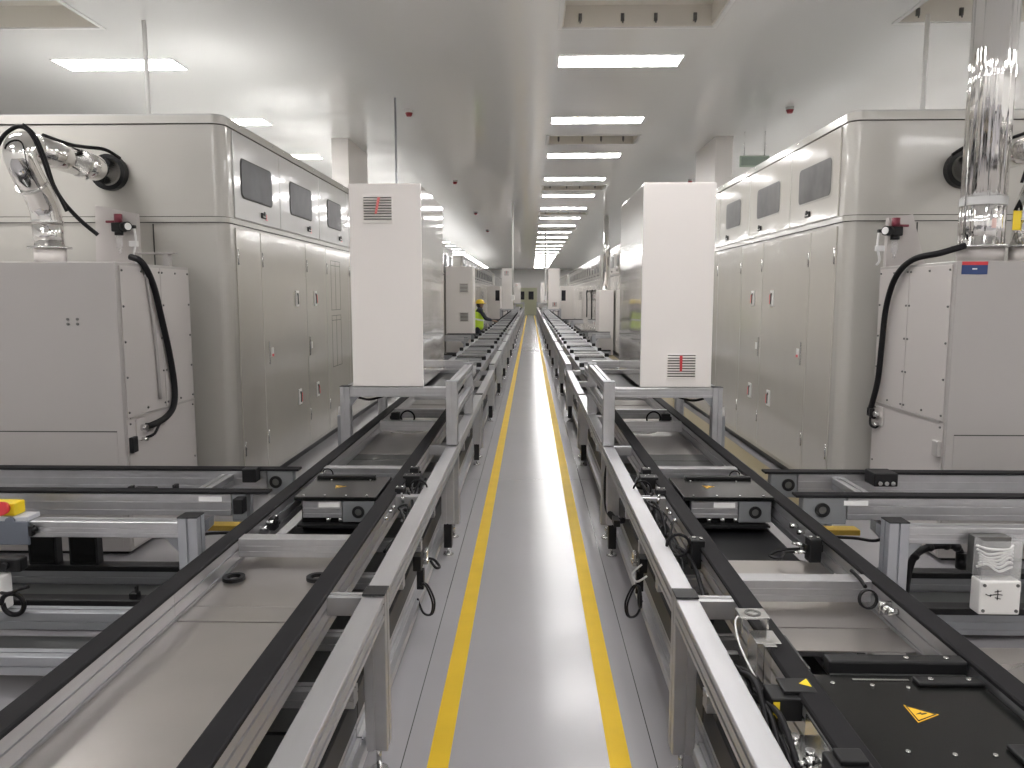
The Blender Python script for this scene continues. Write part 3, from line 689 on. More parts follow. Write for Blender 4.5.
def machine(s, X, Y0, Y1, label, detail=True):
    t = thing('coating_machine', label, 'machine', ((X + 1.3) * s, Y0 + 2, 0), 'grey production machines along the aisle')
    XB = X + 2.55
    b = MB(); b.box(X + .06, XB, Y0 + .06, Y1 - .05, 0, .085); b.build('plinth', 'black', t, s)
    b = MB(); b.poly(rounded(X + .006, XB, Y0, Y1, .085), 'Z', .086, 2.197); b.build('lower_body', 'machine', t, s)
    b = MB(); b.poly(rounded(X + .02, XB, Y0 + .014, Y1 - .014, .075), 'Z', 2.1975, 2.2465); b.build('seam_gap', 'gap', t, s)
    b = MB(); b.poly(rounded(X - .006, XB, Y0 - .012, Y1, .09), 'Z', 2.203, 2.241); b.build('trim_band', 'machine', t, s)
    b = MB(); b.poly(rounded(X + .006, XB, Y0, Y1, .085), 'Z', 2.247, 2.92); b.build('upper_body', 'machine', t, s)
    b = MB(); b.poly(rounded(X + .02, XB, Y0 + .014, Y1 - .014, .075), 'Z', 2.9205, 2.927); b.build('seam_gap', 'gap', t, s)
    b = MB(); bm_ = MB()
    b.poly(rounded(X - .004, XB, Y0 - .01, Y1, .09), 'Z', 2.9275, 2.985); b.build('top_cover', 'machine', t, s)
    b = MB(); b.poly(rounded(X + .015, XB, Y0 + .01, Y1, .085), 'Z', 2.9855, 3.0); b.build('roof_bounce_plate', 'roof', t, s)  # unseen separate top sheet, added in dull grey to curb ceiling reflections
    # upper doors and windows
    W = 1.31; y = Y0 + .16; k = 0; edges = []
    ys = [Y0 + .16, Y0 + 1.26]
    while ys[-1] < Y1 - 1.4: ys.append(ys[-1] + 1.31)
    for k in range(len(ys) - 1):
        ya, yb = ys[k] + .006, ys[k + 1] - .006
        b = MB(); b.box(X - .006, X + .0055, ya, yb, 2.252, 2.915, .003); dr = b.build('upper_door', 'upper_door' if s < 0 else 'machine_door', t, s)
        if detail:
            c = (ya + yb) / 2 - (.04 if k == 0 else 0); wd = .36 if k < 2 else .31
            b = MB(); b.poly(rrect(c - wd - .012, c + wd + .012, 2.418, 2.732, .05), 'X', X - .009, X - .0065); b.build('window_seal', 'gap' if s < 0 else 'machine', dr, s)
            b = MB(); b.poly(rrect(c - wd, c + wd, 2.43, 2.72, .045), 'X', X - .012, X - .0095); b.build('window', 'film' if s < 0 else 'film_light', dr, s)
            b = MB(); hy = c + .12 * (1 if k == 0 else 2)
            b.box(X - .02, X - .0075, hy - .05, hy + .05, 2.305, 2.35, .004).box(X - .026, X - .0201, hy - .02, hy + .02, 2.32, 2.36, .003); lt = b.build('latch', 'black', dr, s)
            b = MB(); b.box(X - .023, X - .0205, hy - .03, hy + .03, 2.315, 2.325); b.build('latch_mark', 'white', lt, s)
            if s < 0:
                b = MB(); b.box(X - .0075, X - .0065, hy + .06, hy + .12, 2.296, 2.304).box(X - .0075, X - .0065, hy + .075, hy + .1, 2.31, 2.345); b.build('red_sticker', 'pink', dr, s)
            for yy in (ya + .15, yb - .15):
                b = MB(); b.cyl((X + .02, yy, 2.965), (X - .008, yy, 2.965), .009, seg=8); b.build('rivet', 'screw', t, s)
    # lower doors
    ds = [Y0 + .16, Y0 + .71, Y0 + 2.02, Y0 + 2.80, Y0 + 3.87]
    while ds[-1] < Y1 - 1.2: ds.append(ds[-1] + (1.1 if len(ds) % 2 else .9))
    for k in range(len(ds) - 1):
        ya, yb = ds[k] + .005, ds[k + 1] - .005
        b = MB(); b.box(X - .004, X + .0055, ya, yb, .12, 2.175, .003); dr = b.build('lower_door', 'machine_door', t, s)
        if not detail: continue
        for z in (.42, 1.95):
            b = MB(); b.cyl((X - .006, ya + .02, z - .06), (X - .006, ya + .02, z + .06), .007, seg=8); b.build('hinge', 'screw', dr, s)
        if k == 1:
            for z in (1.62, .65): lever(dr, s, X - .004, yb - .29 - .05, z, s > 0 or z < 1, .006)
            b = MB(); b.box(X - .014, X - .0045, ya + .10, ya + .115, 1.05, 1.25, .003); h = b.build('door_handle', 'screw', dr, s)
            b = MB(); b.box(X - .012, X - .0045, ya + .16, ya + .22, 1.11, 1.19, .004); b.build('lock', 'white', dr, s)
            b = MB(); b.box(X - .014, X - .0125, ya + .165, ya + .215, 1.112, 1.135); b.build('lock_tag', 'red', dr, s)
        if k == 2:
            for z in (1.62, .65): lever(dr, s, X - .004, ya + .29, z, True, -.004)
            b = MB(); b.box(X - .014, X - .0045, ya + .04, ya + .055, 1.03, 1.23, .003); h = b.build('door_handle', 'screw', dr, s)
            b = MB(); b.box(X - .012, X - .0045, ya + .09, ya + .14, 1.10, 1.17, .004); b.build('lock', 'white', dr, s)
        if k == 3 and s < 0:
            for z0, z1 in ((1.48, 2.05), (.82, 1.42)):
                b = MB()
                for (p, q, u, v) in ((ya + .2, ya + .206, z0, z1), (ya + .62, ya + .626, z0, z1), (ya + .4, ya + .406, z0, z1), (ya + .206, ya + .62, z0, z0 + .006), (ya + .206, ya + .62, z1 - .006, z1), (ya + .206, ya + .62, z1 - .06, z1 - .054)):
                    b.box(X - .0052, X - .0042, p, q, u, v)
                b.build('panel_outline', 'gap', dr, s)
    return t
MX = {-1: 2.3, 1: 2.345}
MC = {}
for s in (-1, 1):
    MC[s] = machine(s, MX[s], 5.87, 23.0, 'long grey machine with dark windowed upper doors behind the %s collector' % SIDE[s])
    # seam on the front face and front panel line
    b = MB(); b.box(2.86, 2.868, 5.865, 5.8695, .1, 2.19); b.build('front_seam', 'gap', MC[s], s)
    b = MB(); b.ring((3.155, 5.858, 2.565), (0, -1, 0), .132, .1, .06, 30); b.build('duct_collar', 'black', MC[s], s)
    m2 = machine(s, MX[s] - .02, 26.0, 47.0, 'distant grey machine beyond the first one on the %s side' % SIDE[s])
    MC[s * 2] = m2
    machine(s, MX[s], 49.5, 64.5, 'farthest grey machine at the end of the %s side' % SIDE[s], False)
    # white riser ducts from the machine roof to the ceiling
    b = MB(); b.box(2.60, 2.84, 11.2, 12.5, 3.0005, ZC - .0005); tag(b.build('riser_duct', 'cabinet', None, s), 'white square riser from the %s machine roof up to the ceiling' % SIDE[s], 'riser duct')
    # hanging rods
    b = MB(); b.cyl((3.16, 6.5, 3.006), (3.16, 6.5, ZC), .018, seg=10).cyl((3.16, 6.5, 3.001), (3.16, 6.5, 3.012), .03, seg=12)
    tag(b.build('hanging_rod', 'white', None, s), 'thin white rod between the %s machine roof and the ceiling' % SIDE[s], 'rod')

# ------------------------------------------------------------------ dust collectors
def collector(s, label, back=False):
    x0, x1, y0, y1, z1 = 2.53, 4.75, 4.68, 5.70, 1.855
    t = thing('dust_collector', label, 'dust collector', ((x0 + 1) * s, 5.2, 0), 'dust collectors in front of the machines')
    b = MB(); b.box(x0 + .004, x1, y0, y1, .03, z1, .006); b.build('housing', 'collector', t, s)
    b = MB(); b.box(x0 + .05, x1, y0 + .05, y1 - .05, 0, .03); b.build('base', 'black', t, s)
    # bolted side panels facing the aisle
    for ya, yb, za, zb in ((y0 + .04, y0 + .555, .885, z1 - .02), (y0 + .562, y1 - .03, .885, z1 - .02), (y0 + .03, y1 - .03, .05, .872)):
        b = MB(); b.box(x0 - .003, x0 + .0035, ya, yb, za, zb, .0015); p = b.build('side_panel', 'collector_panel', t, s)
        if za > .5:
            pts = []
            for i in range(5):
                z = za + .03 + i * (zb - za - .06) / 4; pts += [(ya + .018, z), (yb - .018, z)]
            pts += [((ya + yb) / 2, za + .03), ((ya + yb) / 2, zb - .03)]
        else: pts = [(ya + .03, zb - .03), (yb - .03, zb - .03), (yb - .03, za + .4)]
        for y, z in pts:
            b = MB(); b.cyl((x0 - .003, y, z), (x0 - .010, y, z), .008, .006, seg=8); b.build('screw', 'screw_dark', p, s)
    b = MB(); b.box(x0 - .012, x0 - .003, y0 + .06, y1 - .03, .872, .884); b.build('panel_lip', 'collector', t, s)
    # front panel seam and screws
    b = MB(); b.box(x0 + .05, x1, y0 - .003, y0 + .0, .06, .80, .001); fp = b.build('front_panel', 'collector', t, s)
    b = MB(); b.box(x0 + .05, x1, y0 - .004, y0 - .0005, .801, .807); b.build('panel_gap', 'gap', t, s)
    if s < 0:
        for x in (2.785, 2.845):
            for z in (1.475, 1.505):
                b = MB(); b.cyl((x, y0, z), (x, y0 - .006, z), .009, seg=8); b.build('screw', 'screw_dark', t, s)
    # rear gusset plate with the air regulator
    xa, xb = (2.86, 2.95) if s < 0 else (2.50, 2.72)
    yg = 5.60
    b = MB()
    if s < 0: b.poly([(xb + .22, z1), (xa - .005, z1), (xa - .005, 2.24), (xa + .06, 2.25), (xb + .20, 2.30)], 'Y', yg, yg + .05)
    else: b.poly([(xa + .03, z1), (xa + .035, 2.20), (xb - .02, 2.22), (xb + .09, z1)], 'Y', yg, yg + .05)
    b.build('gusset_plate', 'collector_panel', t, s)
    xr, zr = (2.96, 2.14) if s < 0 else (2.56, 2.10)
    b = MB(); b.box(xr - .045, xr + .045, yg - .075, yg - .02, zr - .035, zr + .03, .008).cyl((xr, yg - .05, zr - .035), (xr, yg - .05, zr - .06), .03).box(xr - .12, xr + .0, yg - .06, yg - .03, zr - .012, zr + .012, .004); rg = b.build('air_regulator', 'black', t, s)
    b = MB(); b.cyl((xr, yg - .05, zr + .03), (xr, yg - .05, zr + .09), .028).box(xr - .02, xr + .09, yg - .06, yg - .035, zr + .028, zr + .045, .004); b.build('regulator_knob', mat('dark red knob', (.2, .03, .05), .4), rg, s)
    sg = -1
    b = MB(); b.cyl((xr + sg * .04, yg - .06, zr), (xr + sg * .085, yg - .085, zr), .034); g = b.build('gauge', 'black', rg, s)
    b = MB(); b.cyl((xr + sg * .085, yg - .085, zr), (xr + sg * .088, yg - .0867, zr), .026); b.build('gauge_face', 'label_white', g, s)
    b = MB(); b.cyl((xr, yg - .05, zr - .06), (xr, yg - .05, zr - .15), .022).cyl((xr, yg - .05, zr - .15), (xr, yg - .05, zr - .19), .01); b.build('water_bowl', 'clear', rg, s)
    b = MB(); b.tube([(xr - .11, yg - .045, zr), (xr - .12, yg - .05, zr - .1), (xr - .10, yg - .05, zr - .2), (xr - .11, yg - .03, z1 + .01)], .008, 7, 5).box(xr - .13, xr - .07, yg - .06, yg - .03, zr - .14, zr - .10, .004); b.build('air_line', 'wire_white', rg, s)
    if s < 0:
        b = MB(); b.box(2.56, 2.84, 5.52, 5.59, 1.945, 1.957, .002).box(2.6, 2.64, 5.53, 5.58, z1, 1.945); b.build('shelf_bracket', 'collector', t, s)
    # cable port and plug
    b = MB(); b.box(x0 - .03, x0 - .003, y0 + .03, y0 + .10, .66, .76, .006); b.build('switch', 'black' if s < 0 else 'collector', t, s)
    yp = 4.86 if s < 0 else 5.55
    b = MB(); b.box(x0 - .014, x0 - .003, yp - .06, yp + .05, .72, .86, .004); b.build('cable_plate', 'collector_panel', t, s)
    for z in (.80, .725):
        b = MB(); b.cyl((x0 - .003, yp, z), (x0 - .05, yp, z), .02 if z > .75 else .012, seg=12); b.build('cable_gland', 'screw', t, s)
    return t
cl = collector(-1, 'pale grey dust collector box on the left with curved chrome duct on top')
cr = collector(1, 'pale grey dust collector box on the right with blue and red sticker')
# its sticker: red band over navy, faint white lettering lines
b = MB(); b.box(2.56, 2.712, 4.6775, 4.6795, 1.775, 1.83); st = b.build('sticker', 'blue', cr)
b = MB(); b.box(2.56, 2.712, 4.6765, 4.6774, 1.83, 1.85); b.build('sticker_band', 'red', st)
b = MB(); b.box(2.622, 2.65, 4.6765, 4.6774, 1.803, 1.811); b.build('sticker_text', 'label_white', st)
# left thick cable
t = thing('power_cable', 'thick black cable curving down the side of the left dust collector', 'cable', (-2.5, 5.2, .7))
b = MB(); b.tube([(2.60, 5.0, 1.90), (2.515, 4.98, 1.86), (2.50, 5.08, 1.72), (2.50, 5.17, 1.5), (2.50, 5.26, 1.25), (2.50, 5.31, 1.02), (2.495, 5.27, .88), (2.49, 5.13, .82), (2.50, 4.96, .80), (2.52, 4.91, .80)], .021, 10, 6); b.build('jacket', 'cable', t, -1)
b = MB(); b.tube([(2.49, 5.2, .83), (2.485, 5.05, .80), (2.49, 4.97, .74), (2.52, 4.91, .725)], .009, 8, 5); b.build('thin_branch', 'cable', t, -1)
b = MB(); b.tube([(2.52, 5.02, 1.83), (2.518, 5.10, 1.4), (2.516, 5.13, .95)], .012, 8, 4); b.build('grey_conduit', 'collector', t, -1)
t = thing('power_cable', 'thick black cable from the tall duct down the side of the right dust collector', 'cable', (2.5, 5.4, .75))
b = MB(); b.tube([(2.76, 5.02, 1.965), (2.62, 5.05, 1.92), (2.515, 5.18, 1.885), (2.495, 5.36, 1.78), (2.495, 5.48, 1.58), (2.495, 5.52, 1.3), (2.495, 5.55, 1.05), (2.49, 5.61, .87), (2.485, 5.63, .80), (2.50, 5.58, .775)], .02, 10, 6); b.build('jacket', 'cable', t)
b = MB(); b.tube([(2.49, 5.62, .80), (2.48, 5.6, .72), (2.50, 5.56, .70), (2.52, 5.55, .725)], .009, 8, 4); b.build('thin_branch', 'cable', t)
b = MB(); b.box(2.47, 2.505, 5.59, 5.65, .775, .835, .004); b.build('plug', 'black', t)

# ducts -------------------------------------------------------------
def elbow_duct(s, label):
    t = thing('chrome_duct', label, 'duct', (3.2 * s, 5.0, 1.856), 'curved chrome ducts from collector to machine')
    X, R = 3.165, .09
    def sec(pts, nm, r=R):
        b = MB(); b.tube(pts, r, 30, 8); return b.build(nm, 'chrome', t, s)
    sec([(X, 5.06, 1.97), (X, 5.05, 2.13)], 'lower_pipe')
    sec([(X, 5.05, 2.131), (X, 5.03, 2.22), (X, 4.97, 2.31), (X, 4.93, 2.35)], 'bend')
    sec([(X, 4.929, 2.351), (X, 4.86, 2.43), (X, 4.82, 2.50), (X, 4.83, 2.555), (X, 4.88, 2.578), (X, 4.95, 2.58)], 'bend')
    sec([(X, 4.951, 2.58), (X - .005, 5.45, 2.572)], 'upper_pipe')
    sec([(X - .0055, 5.455, 2.572), (X - .01, 5.79, 2.565)], 'upper_pipe')
    for a, d in (((X, 5.05, 2.122), (0, 0, 1)), ((X, 4.925, 2.344), (0, -.7, .7)), ((X - .005, 5.448, 2.572), (0, 1, 0))):
        b = MB(); b.ring(a, d, R + .006, R - .01, .014, 30); b.build('clamp', 'screw', t, s)
    b = MB(); b.cyl((X - .06, 5.45, 2.47), (X - .02, 5.5, 2.47), .008, seg=8); b.build('clamp_bolt', 'screw_dark', t, s)
    b = MB(); b.cyl((X, 5.06, 1.955), (X, 5.06, 1.968), R + .04, seg=28); b.build('flange', 'screw', t, s)
    b = MB(); b.cyl((X, 5.06, 1.856), (X, 5.06, 1.954), R + .005, seg=28); b.build('spigot', 'cabinet', t, s)
    t2 = thing('duct_cable', 'black cable draped over the %s chrome duct elbow' % SIDE[s], 'cable', (3.2 * s, 5.0, 2.2))
    pts = [(3.24, 4.73, 2.55), (3.18, 4.72, 2.62), (3.09, 4.72, 2.665), (3.02, 4.72, 2.62), (2.965, 4.72, 2.496), (2.935, 4.74, 2.363), (2.906, 4.8, 2.238), (2.83, 4.85, 2.121), (2.749, 4.9, 2.032)]
    if s > 0: pts = pts[:6]
    b = MB(); b.tube(pts, .013, 8, 6); b.build('jacket', 'cable', t2, s)
    b = MB(); b.tube([(x - .03, y - .01, z + .01 - .02 * k) for k, (x, y, z) in enumerate(pts[2:7])], .009, 8, 6); b.build('second_strand', 'cable', t2, s)
    t3 = thing('duct_cable', 'black cable lying along the %s chrome duct where it enters the machine' % SIDE[s], 'cable', (3.2 * s, 5.5, 2.6))
    b = MB(); b.tube([(X + .02, 5.1, 2.69), (X, 5.35, 2.68), (X - .02, 5.5, 2.69), (X - .08, 5.66, 2.70), (X - .12, 5.78, 2.66)], .013, 8, 6); b.build('jacket', 'cable', t3, s)
    return t
elbow_duct(-1, 'curved chrome duct rising from the left collector into the machine front')
elbow_duct(1, 'curved chrome duct at the right picture edge, behind the tall duct')
t = thing('chrome_duct', 'tall straight chrome duct from the right collector up to the ceiling', 'duct', (2.9, 5.1, 1.856))
b = MB(); b.cyl((2.9, 5.1, 2.25), (2.9, 5.1, ZC), .132, seg=48); b.build('upper_pipe', 'chrome_tall', t)
b = MB(); b.cyl((2.9, 5.1, 1.97), (2.9, 5.1, 2.2495), .134, seg=48); b.build('lower_pipe', 'chrome_tall', t)
b = MB(); b.ring((2.9, 5.1, 2.22), (0, 0, 1), .1365, .12, .05, 40); b.build('tape_band', mat('grey tape', (.6, .6, .6), .3), t)
b = MB(); b.cyl((2.9, 5.1, 1.955), (2.9, 5.1, 1.969), .17, seg=36); b.build('flange', 'screw', t)
b = MB(); b.cyl((2.9, 5.1, 1.856), (2.9, 5.1, 1.9545), .135, seg=36); b.build('spigot', 'collector_panel', t)
b = MB(); b.box(2.885, 2.91, 4.960, 4.9655, 2.07, 2.13); b.build('pink_tag', mat('pale pink tag', (.7, .5, .46), .5), t)
b = MB(); b.cyl((2.765, 5.06, 2.0), (2.765, 5.06, 2.75), .005, seg=8); b.build('seam_rod', 'screw', t)
t = thing('cable_tag', 'yellow tag hanging on a black cable right of the tall duct', 'tag', (3.07, 5.05, 2.1))
b = MB(); b.box(3.035, 3.085, 5.0, 5.006, 2.06, 2.18, .002); b.build('plate', 'yellow', t)
b = MB(); b.tube([(3.05, 5.01, 2.18), (3.1, 5.02, 2.27), (3.17, 5.03, 2.36), (3.3, 5.05, 2.42)], .012, 8, 4); b.build('cord', 'cable', t)

# ------------------------------------------------------------------ cross conveyors
def cross(s, label, x1=4.9, detail=True, dy=0.0, zo=0.0):
    t = thing('cross_conveyor', label, 'conveyor', (2.6 * s, 4.1 + dy, 0), 'cross conveyors feeding the machines')
    ends = (1.40, x1)
    for (y0, y1), xb in (((3.815, 3.88), 1.60 if s > 0 else 1.535), ((4.335, 4.40), 1.53)):
        b = MB(); b.prof('X', xb, x1, y0, y1, .525, .638, su=(), sv=(.28, .66), dep=.007, sw=.005); b.build('carrier_beam', 'alu', t, s)
        b = MB(); b.box(1.34, x1, y0 - .004, y1 + .004, .6385, .652, .003); b.build('belt', 'belt', t, s)
        b = MB(); b.box(1.375 if y0 > 4 or s > 0 else 1.455, xb - .003, y0 + .004, y1 - .004, .50, .637, .004); mp = b.build('motor_plate', 'motor', t, s)
        if y0 < 4 and s < 0: continue
        cx = 1.475; b = MB(); b.ring((cx, y0 + .004, .575), (0, -1, 0), .036, .02, .01, 22); b.build('shaft_ring', 'black', mp, s)
        b = MB(); b.cyl((cx, y0 + .003, .575), (cx, y0 - .004, .575), .019); b.build('shaft', 'screw_dark', mp, s)
    for x in (1.72, 3.3):
        if x > x1: continue
        b = MB(); b.prof('Y', 3.881, 4.334, x, x + .07, .555, .62, su=(.5,), sv=(.5,)); b.build('cross_beam', 'alu', t, s)
    # support rail, posts
    b = MB(); xq = 1.785 if s > 0 else 1.695
    b = MB(); b.prof('X', xq + .001, x1, 3.56, 3.64, .487, .565, su=(.5,), sv=(.35, .65), dep=.007, sw=.005); b.build('support_rail', 'alu', t, s)
    for x, y in ((xq - .095, 3.60), (3.2, 3.60), (1.69, 4.5)):
        if x > x1: continue
        zt = .585 if x < 2 and y < 4 else .48
        b = MB(); leg_geo(b, x, x + .095, y - .045, y + .045, .02, zt); p = b.build('leg', 'post_grey', t, s)
        b = MB(); b.cyl((x + .05, y, 0), (x + .05, y, .02), .04); b.build('foot', 'screw', p, s)
        if zt > .5:
            b = MB(); b.box(x - .001, x + .096, y - .046, y + .046, zt + .0005, zt + .007, .002); b.build('end_cap', 'black', p, s)
    b = MB(); b.poly([(xq + .001, .486), (xq + .08, .486), (xq + .001, .40)], 'Y', 3.58, 3.62); b.build('gusset', 'alu_dull', t, s)
    b = MB(); b.poly([(xq - .02, .50), (xq - .11, .56), (xq - .11, .51), (xq - .02, .42)], 'Y', 3.66, 3.72); b.build('gusset', 'alu_dull', t, s)
    for k in range(3):
        pass
    # lower deck
    for y0, y1 in ((3.58, 3.645), (4.06, 4.125)):
        b = MB(); b.prof('X', 1.42, x1, y0, y1, .03, .132, su=(), sv=(.3, .68), dep=.007, sw=.005); b.build('lower_beam', 'alu_dull', t, s)  # duller aluminium paints the weaker light below the cross conveyor
        b = MB(); b.box(1.40, x1, y0 - .008, y1 + .008, .1325, .165, .004); b.build('lower_belt', 'black', t, s)
    b = MB(); b.box(1.42, x1, 3.655, 4.05, .05, .062); b.build('lower_deck', 'dark_steel', t, s)
    if detail:
        # pallet stop on the belts and cable pieces
        x = 1.955 if s > 0 else 1.97
        if s > 0:
            b = MB(); b.box(1.90, 2.03, 4.20, 4.33, .6, .675, .006); st = b.build('stopper', 'black', t, s)
            for xx in (1.93, 1.965, 2.0):
                b = MB(); b.cyl((xx, 4.2, .62), (xx, 4.19, .62), .012, seg=12); b.build('screw', 'screw', st, s)
        else:
            b = MB(); b.box(2.0, 2.11, 3.95, 4.0, .615, .632, .004); st = b.build('stopper', 'black', t, s)
            b = MB(); b.box(1.88, 1.90, 3.95, 3.99, .60, .65, .003).box(2.12, 2.14, 3.95, 3.99, .60, .64, .003); b.build('sensor', 'black', t, s)
            b = MB(); b.box(1.56, 1.64, 4.25, 4.33, .59, .67, .006); b.build('stopper', 'black', t, s)
            b = MB(); b.box(1.45, 1.50, 3.75, 3.815, .55, .63, .006); b.build('sensor', 'black', t, s)
        b = MB(); b.box(1.58, 1.70, 3.8135, 3.8149, .60, .625); b.build('blank_label', 'label_white', t, s)
        b = MB(); b.box(1.56, 1.73, 3.95, 4.03, .40, .43, .004); b.build('cable_tray', 'hazard', t, s)
        cable(t, s, [(1.78, 3.7, .50), (1.72, 3.75, .44), (1.65, 3.85, .42), (1.5, 3.9, .41)], .008)
    return t
ccl = cross(-1, 'two belt cross conveyor at the left, leading to the left machine side')
ccr = cross(1, 'two belt cross conveyor at the right, leading to the right machine side')
fx = {s: cross(s, 'x', 2.2, False) for s in (-1, 1)}
for s, dy, lab in ((-1, 16.0, 'far cross conveyor on the left in front of the white control cabinet'), (1, 17.5, 'far cross conveyor on the right with pale rails'), (-1, 28.5, 'distant cross conveyor behind the worker on the left'), (1, 28.5, 'distant cross conveyor at the far right')):
    if fx[s]['label'] == 'x': fx[s].location.y += dy; fx[s]['label'] = lab; d0 = dy
    else: dup(fx[s], (0, dy - {-1: 16.0, 1: 17.5}[s], .0), lab)

# emergency stop box on the left support rail
t = thing('emergency_stop', 'yellow emergency stop button with red knob on a grey box, left edge', 'emergency stop', (-2.55, 3.6, .566))
b = MB(); b.box(2.42, 2.80, 3.55, 3.65, .5655, .590, .006); b.build('terminal_housing', mat('pale blue grey housing', (.5, .51, .54), .5), t, -1)
b = MB(); b.box(2.41, 2.8, 3.535, 3.549, .455, .57, .004)
for x in (2.5, 2.6, 2.7): b.cyl((x, 3.5345, .57), (x, 3.549, .57), .022, seg=14)
b.build('lower_cover', 'blue_grey', t, -1)
b = MB(); b.box(2.485, 2.64, 3.56, 3.64, .5905, .655, .008); yb = b.build('button_box', 'yellow', t, -1)
b = MB(); b.cyl((2.535, 3.559, .632), (2.535, 3.53, .635), .03, .034, seg=20); b.build('red_knob', 'red', yb, -1)
b = MB(); b.box(2.39, 2.409, 3.53, 3.558, .50, .55, .003).cyl((2.39, 3.54, .53), (2.37, 3.54, .535), .01); b.build('cable_entry', 'black', t, -1)

# dark boxes on the left lower cross conveyor
for x, lab in ((2.47, 'black control box under the left cross conveyor, nearer the main line'), (2.70, 'black control box under the left cross conveyor, nearer the picture edge')):
    t = thing('control_box', lab, 'control box', (-x, 4.09, .166), 'black control boxes under the left cross conveyor')
    b = MB(); b.box(x - .08, x + .08, 4.062, 4.12, .1655, .335, .004); b.build('case', 'black', t, -1)
    b = MB(); b.box(x - .068, x + .068, 4.059, 4.0619, .18, .325); b.build('screen', 'gloss_black', t, -1)
t = thing('sensor_post', 'small black sensor standing on the left lower cross belt beside the grey post', 'sensor', (-1.95, 3.6, .166))
b = MB(); b.box(1.93, 1.97, 3.59, 3.63, .1655, .195, .003).box(1.935, 1.945, 3.6, 3.62, .195, .225); b.build('body', 'black', t, -1)
# left low equipment near the bottom edge
t = thing('low_frame', 'low aluminium frame on the floor at the left, below the cross conveyor', 'frame', (-2.3, 3.1, 0))
for y0, zz in ((3.25, .16), (2.95, .10)):
    b = MB(); b.prof('X', 1.42, 3.3, y0, y0 + .08, zz, zz + .08, su=(.5,), sv=(.5,)); b.build('rail', 'alu_dull', t, -1)  # dull tone put in for the shade near the floor
for x in (1.5, 2.9):
    b = MB(); b.box(x, x + .06, 3.0, 3.08, 0, .0995).box(x, x + .06, 3.26, 3.32, 0, .1595); b.build('foot_block', 'black', t, -1)
b = MB(); b.box(1.42, 3.3, 3.04, 3.24, .12, .135); b.build('dark_plate', 'dark_steel', t, -1)
t = thing('valve_box', 'pale box with looped black cables at the left edge, under the cross conveyor', 'box', (-2.45, 3.2, .24))
b = MB(); b.box(2.36, 2.6, 3.25, 3.33, .2405, .40, .008); vb = b.build('case', 'white', t, -1)
b = MB(); b.box(2.3, 2.44, 3.30, 3.36, .405, .47, .01).cyl((2.36, 3.29, .44), (2.36, 3.27, .44), .018); b.build('motor_head', 'black', t, -1)
loop(t, -1, (2.30, 3.23, .285), .05, .011, 1)
b = MB(); b.tube([(2.36, 3.25, .33), (2.30, 3.22, .34), (2.25, 3.2, .365), (2.20, 3.2, .38)], .008, 7, 5); b.build('cable', 'cable', t, -1)

# right: junction box with clear lid, cable arch
t = thing('junction_box', 'pale square box under clear case of white wires, by the right cross conveyor', 'junction box', (2.13, 3.45, .2))
b = MB(); b.box(2.05, 2.235, 3.42, 3.50, .20, .36, .008); cs = b.build('case', 'white', t)
b = MB()
for x in (2.068, 2.217):
    for z in (.22, .34): b.cyl((x, 3.42, z), (x, 3.4165, z), .008, seg=10)
b.build('corner_screws', 'screw_dark', cs)
b = MB()   # ink scribble
for pts in ([(2.075, .30), (2.09, .293), (2.10, .297), (2.095, .287)], [(2.10, .295), (2.125, .298), (2.15, .296)], [(2.128, .32), (2.13, .30), (2.128, .272)], [(2.115, .31), (2.145, .315)], [(2.118, .283), (2.143, .277)]):
    b.tube([(x, 3.4185, z) for x, z in pts], .0022, 5, 3)
b.build('ink_marks', 'black', cs)
b = MB(); b.box(2.055, 2.23, 3.425, 3.427, .362, .545).box(2.055, 2.057, 3.428, 3.5, .362, .545).box(2.228, 2.23, 3.428, 3.5, .362, .545); b.build('clear_cover', 'clear', t)
b = MB(); b.box(2.06, 2.225, 3.502, 3.559, .362, .54); b.build('back_plate', 'screw_dark', t)
for k in range(7):
    z = .41 + .017 * k; b = MB(); ph = k * .7
    b.tube([(2.055 + .01 * math.sin(ph), 3.47, z), (2.09, 3.45, z + .02 * math.cos(ph)), (2.14, 3.445, z - .012), (2.19, 3.455, z + .015 * math.sin(ph)), (2.215, 3.47, z)], .006, 6, 5); b.build('wire', 'wire_white', t)
b = MB(); b.box(2.07, 2.2, 3.46, 3.49, .37, .40, .004); b.build('terminal_strip', 'black', t)
t = thing('cable_hose', 'black ribbed hose arching under the right cross conveyor beside its post', 'hose', (1.9, 3.7, .22))
ARCH = [(1.855, 3.70, .17), (1.862, 3.70, .283), (1.89, 3.70, .38), (1.96, 3.70, .426), (2.04, 3.70, .434), (2.09, 3.70, .425), (2.115, 3.70, .39)]
b = MB(); b.tube(ARCH, .017, 10, 6); b.build('hose', 'cable', t)
b = MB()
for p in ARCH[2:6]: b.ball(p, .023, seg=10)
b.build('clips', 'black', t)
b = MB(); b.cyl((2.115, 3.7, .40), (2.118, 3.7, .32), .026); b.build('connector', 'black', t)
t = thing('steel_tray', 'steel tray with tangled black cables on the floor, right edge below the junction box', 'tray', (2.2, 3.1, 0))
b = MB(); b.box(1.5, 3.0, 2.85, 3.3, .09, .10).box(1.5, 3.0, 2.85, 2.856, .02, .09).box(1.5, 3.0, 3.294, 3.3, .02, .09); b.build('tray_plate', 'steel', t)
b = MB(); b.box(1.6, 1.66, 2.9, 3.2, 0, .0895).box(2.8, 2.86, 2.9, 3.2, 0, .0895); b.build('tray_feet', 'black', t)
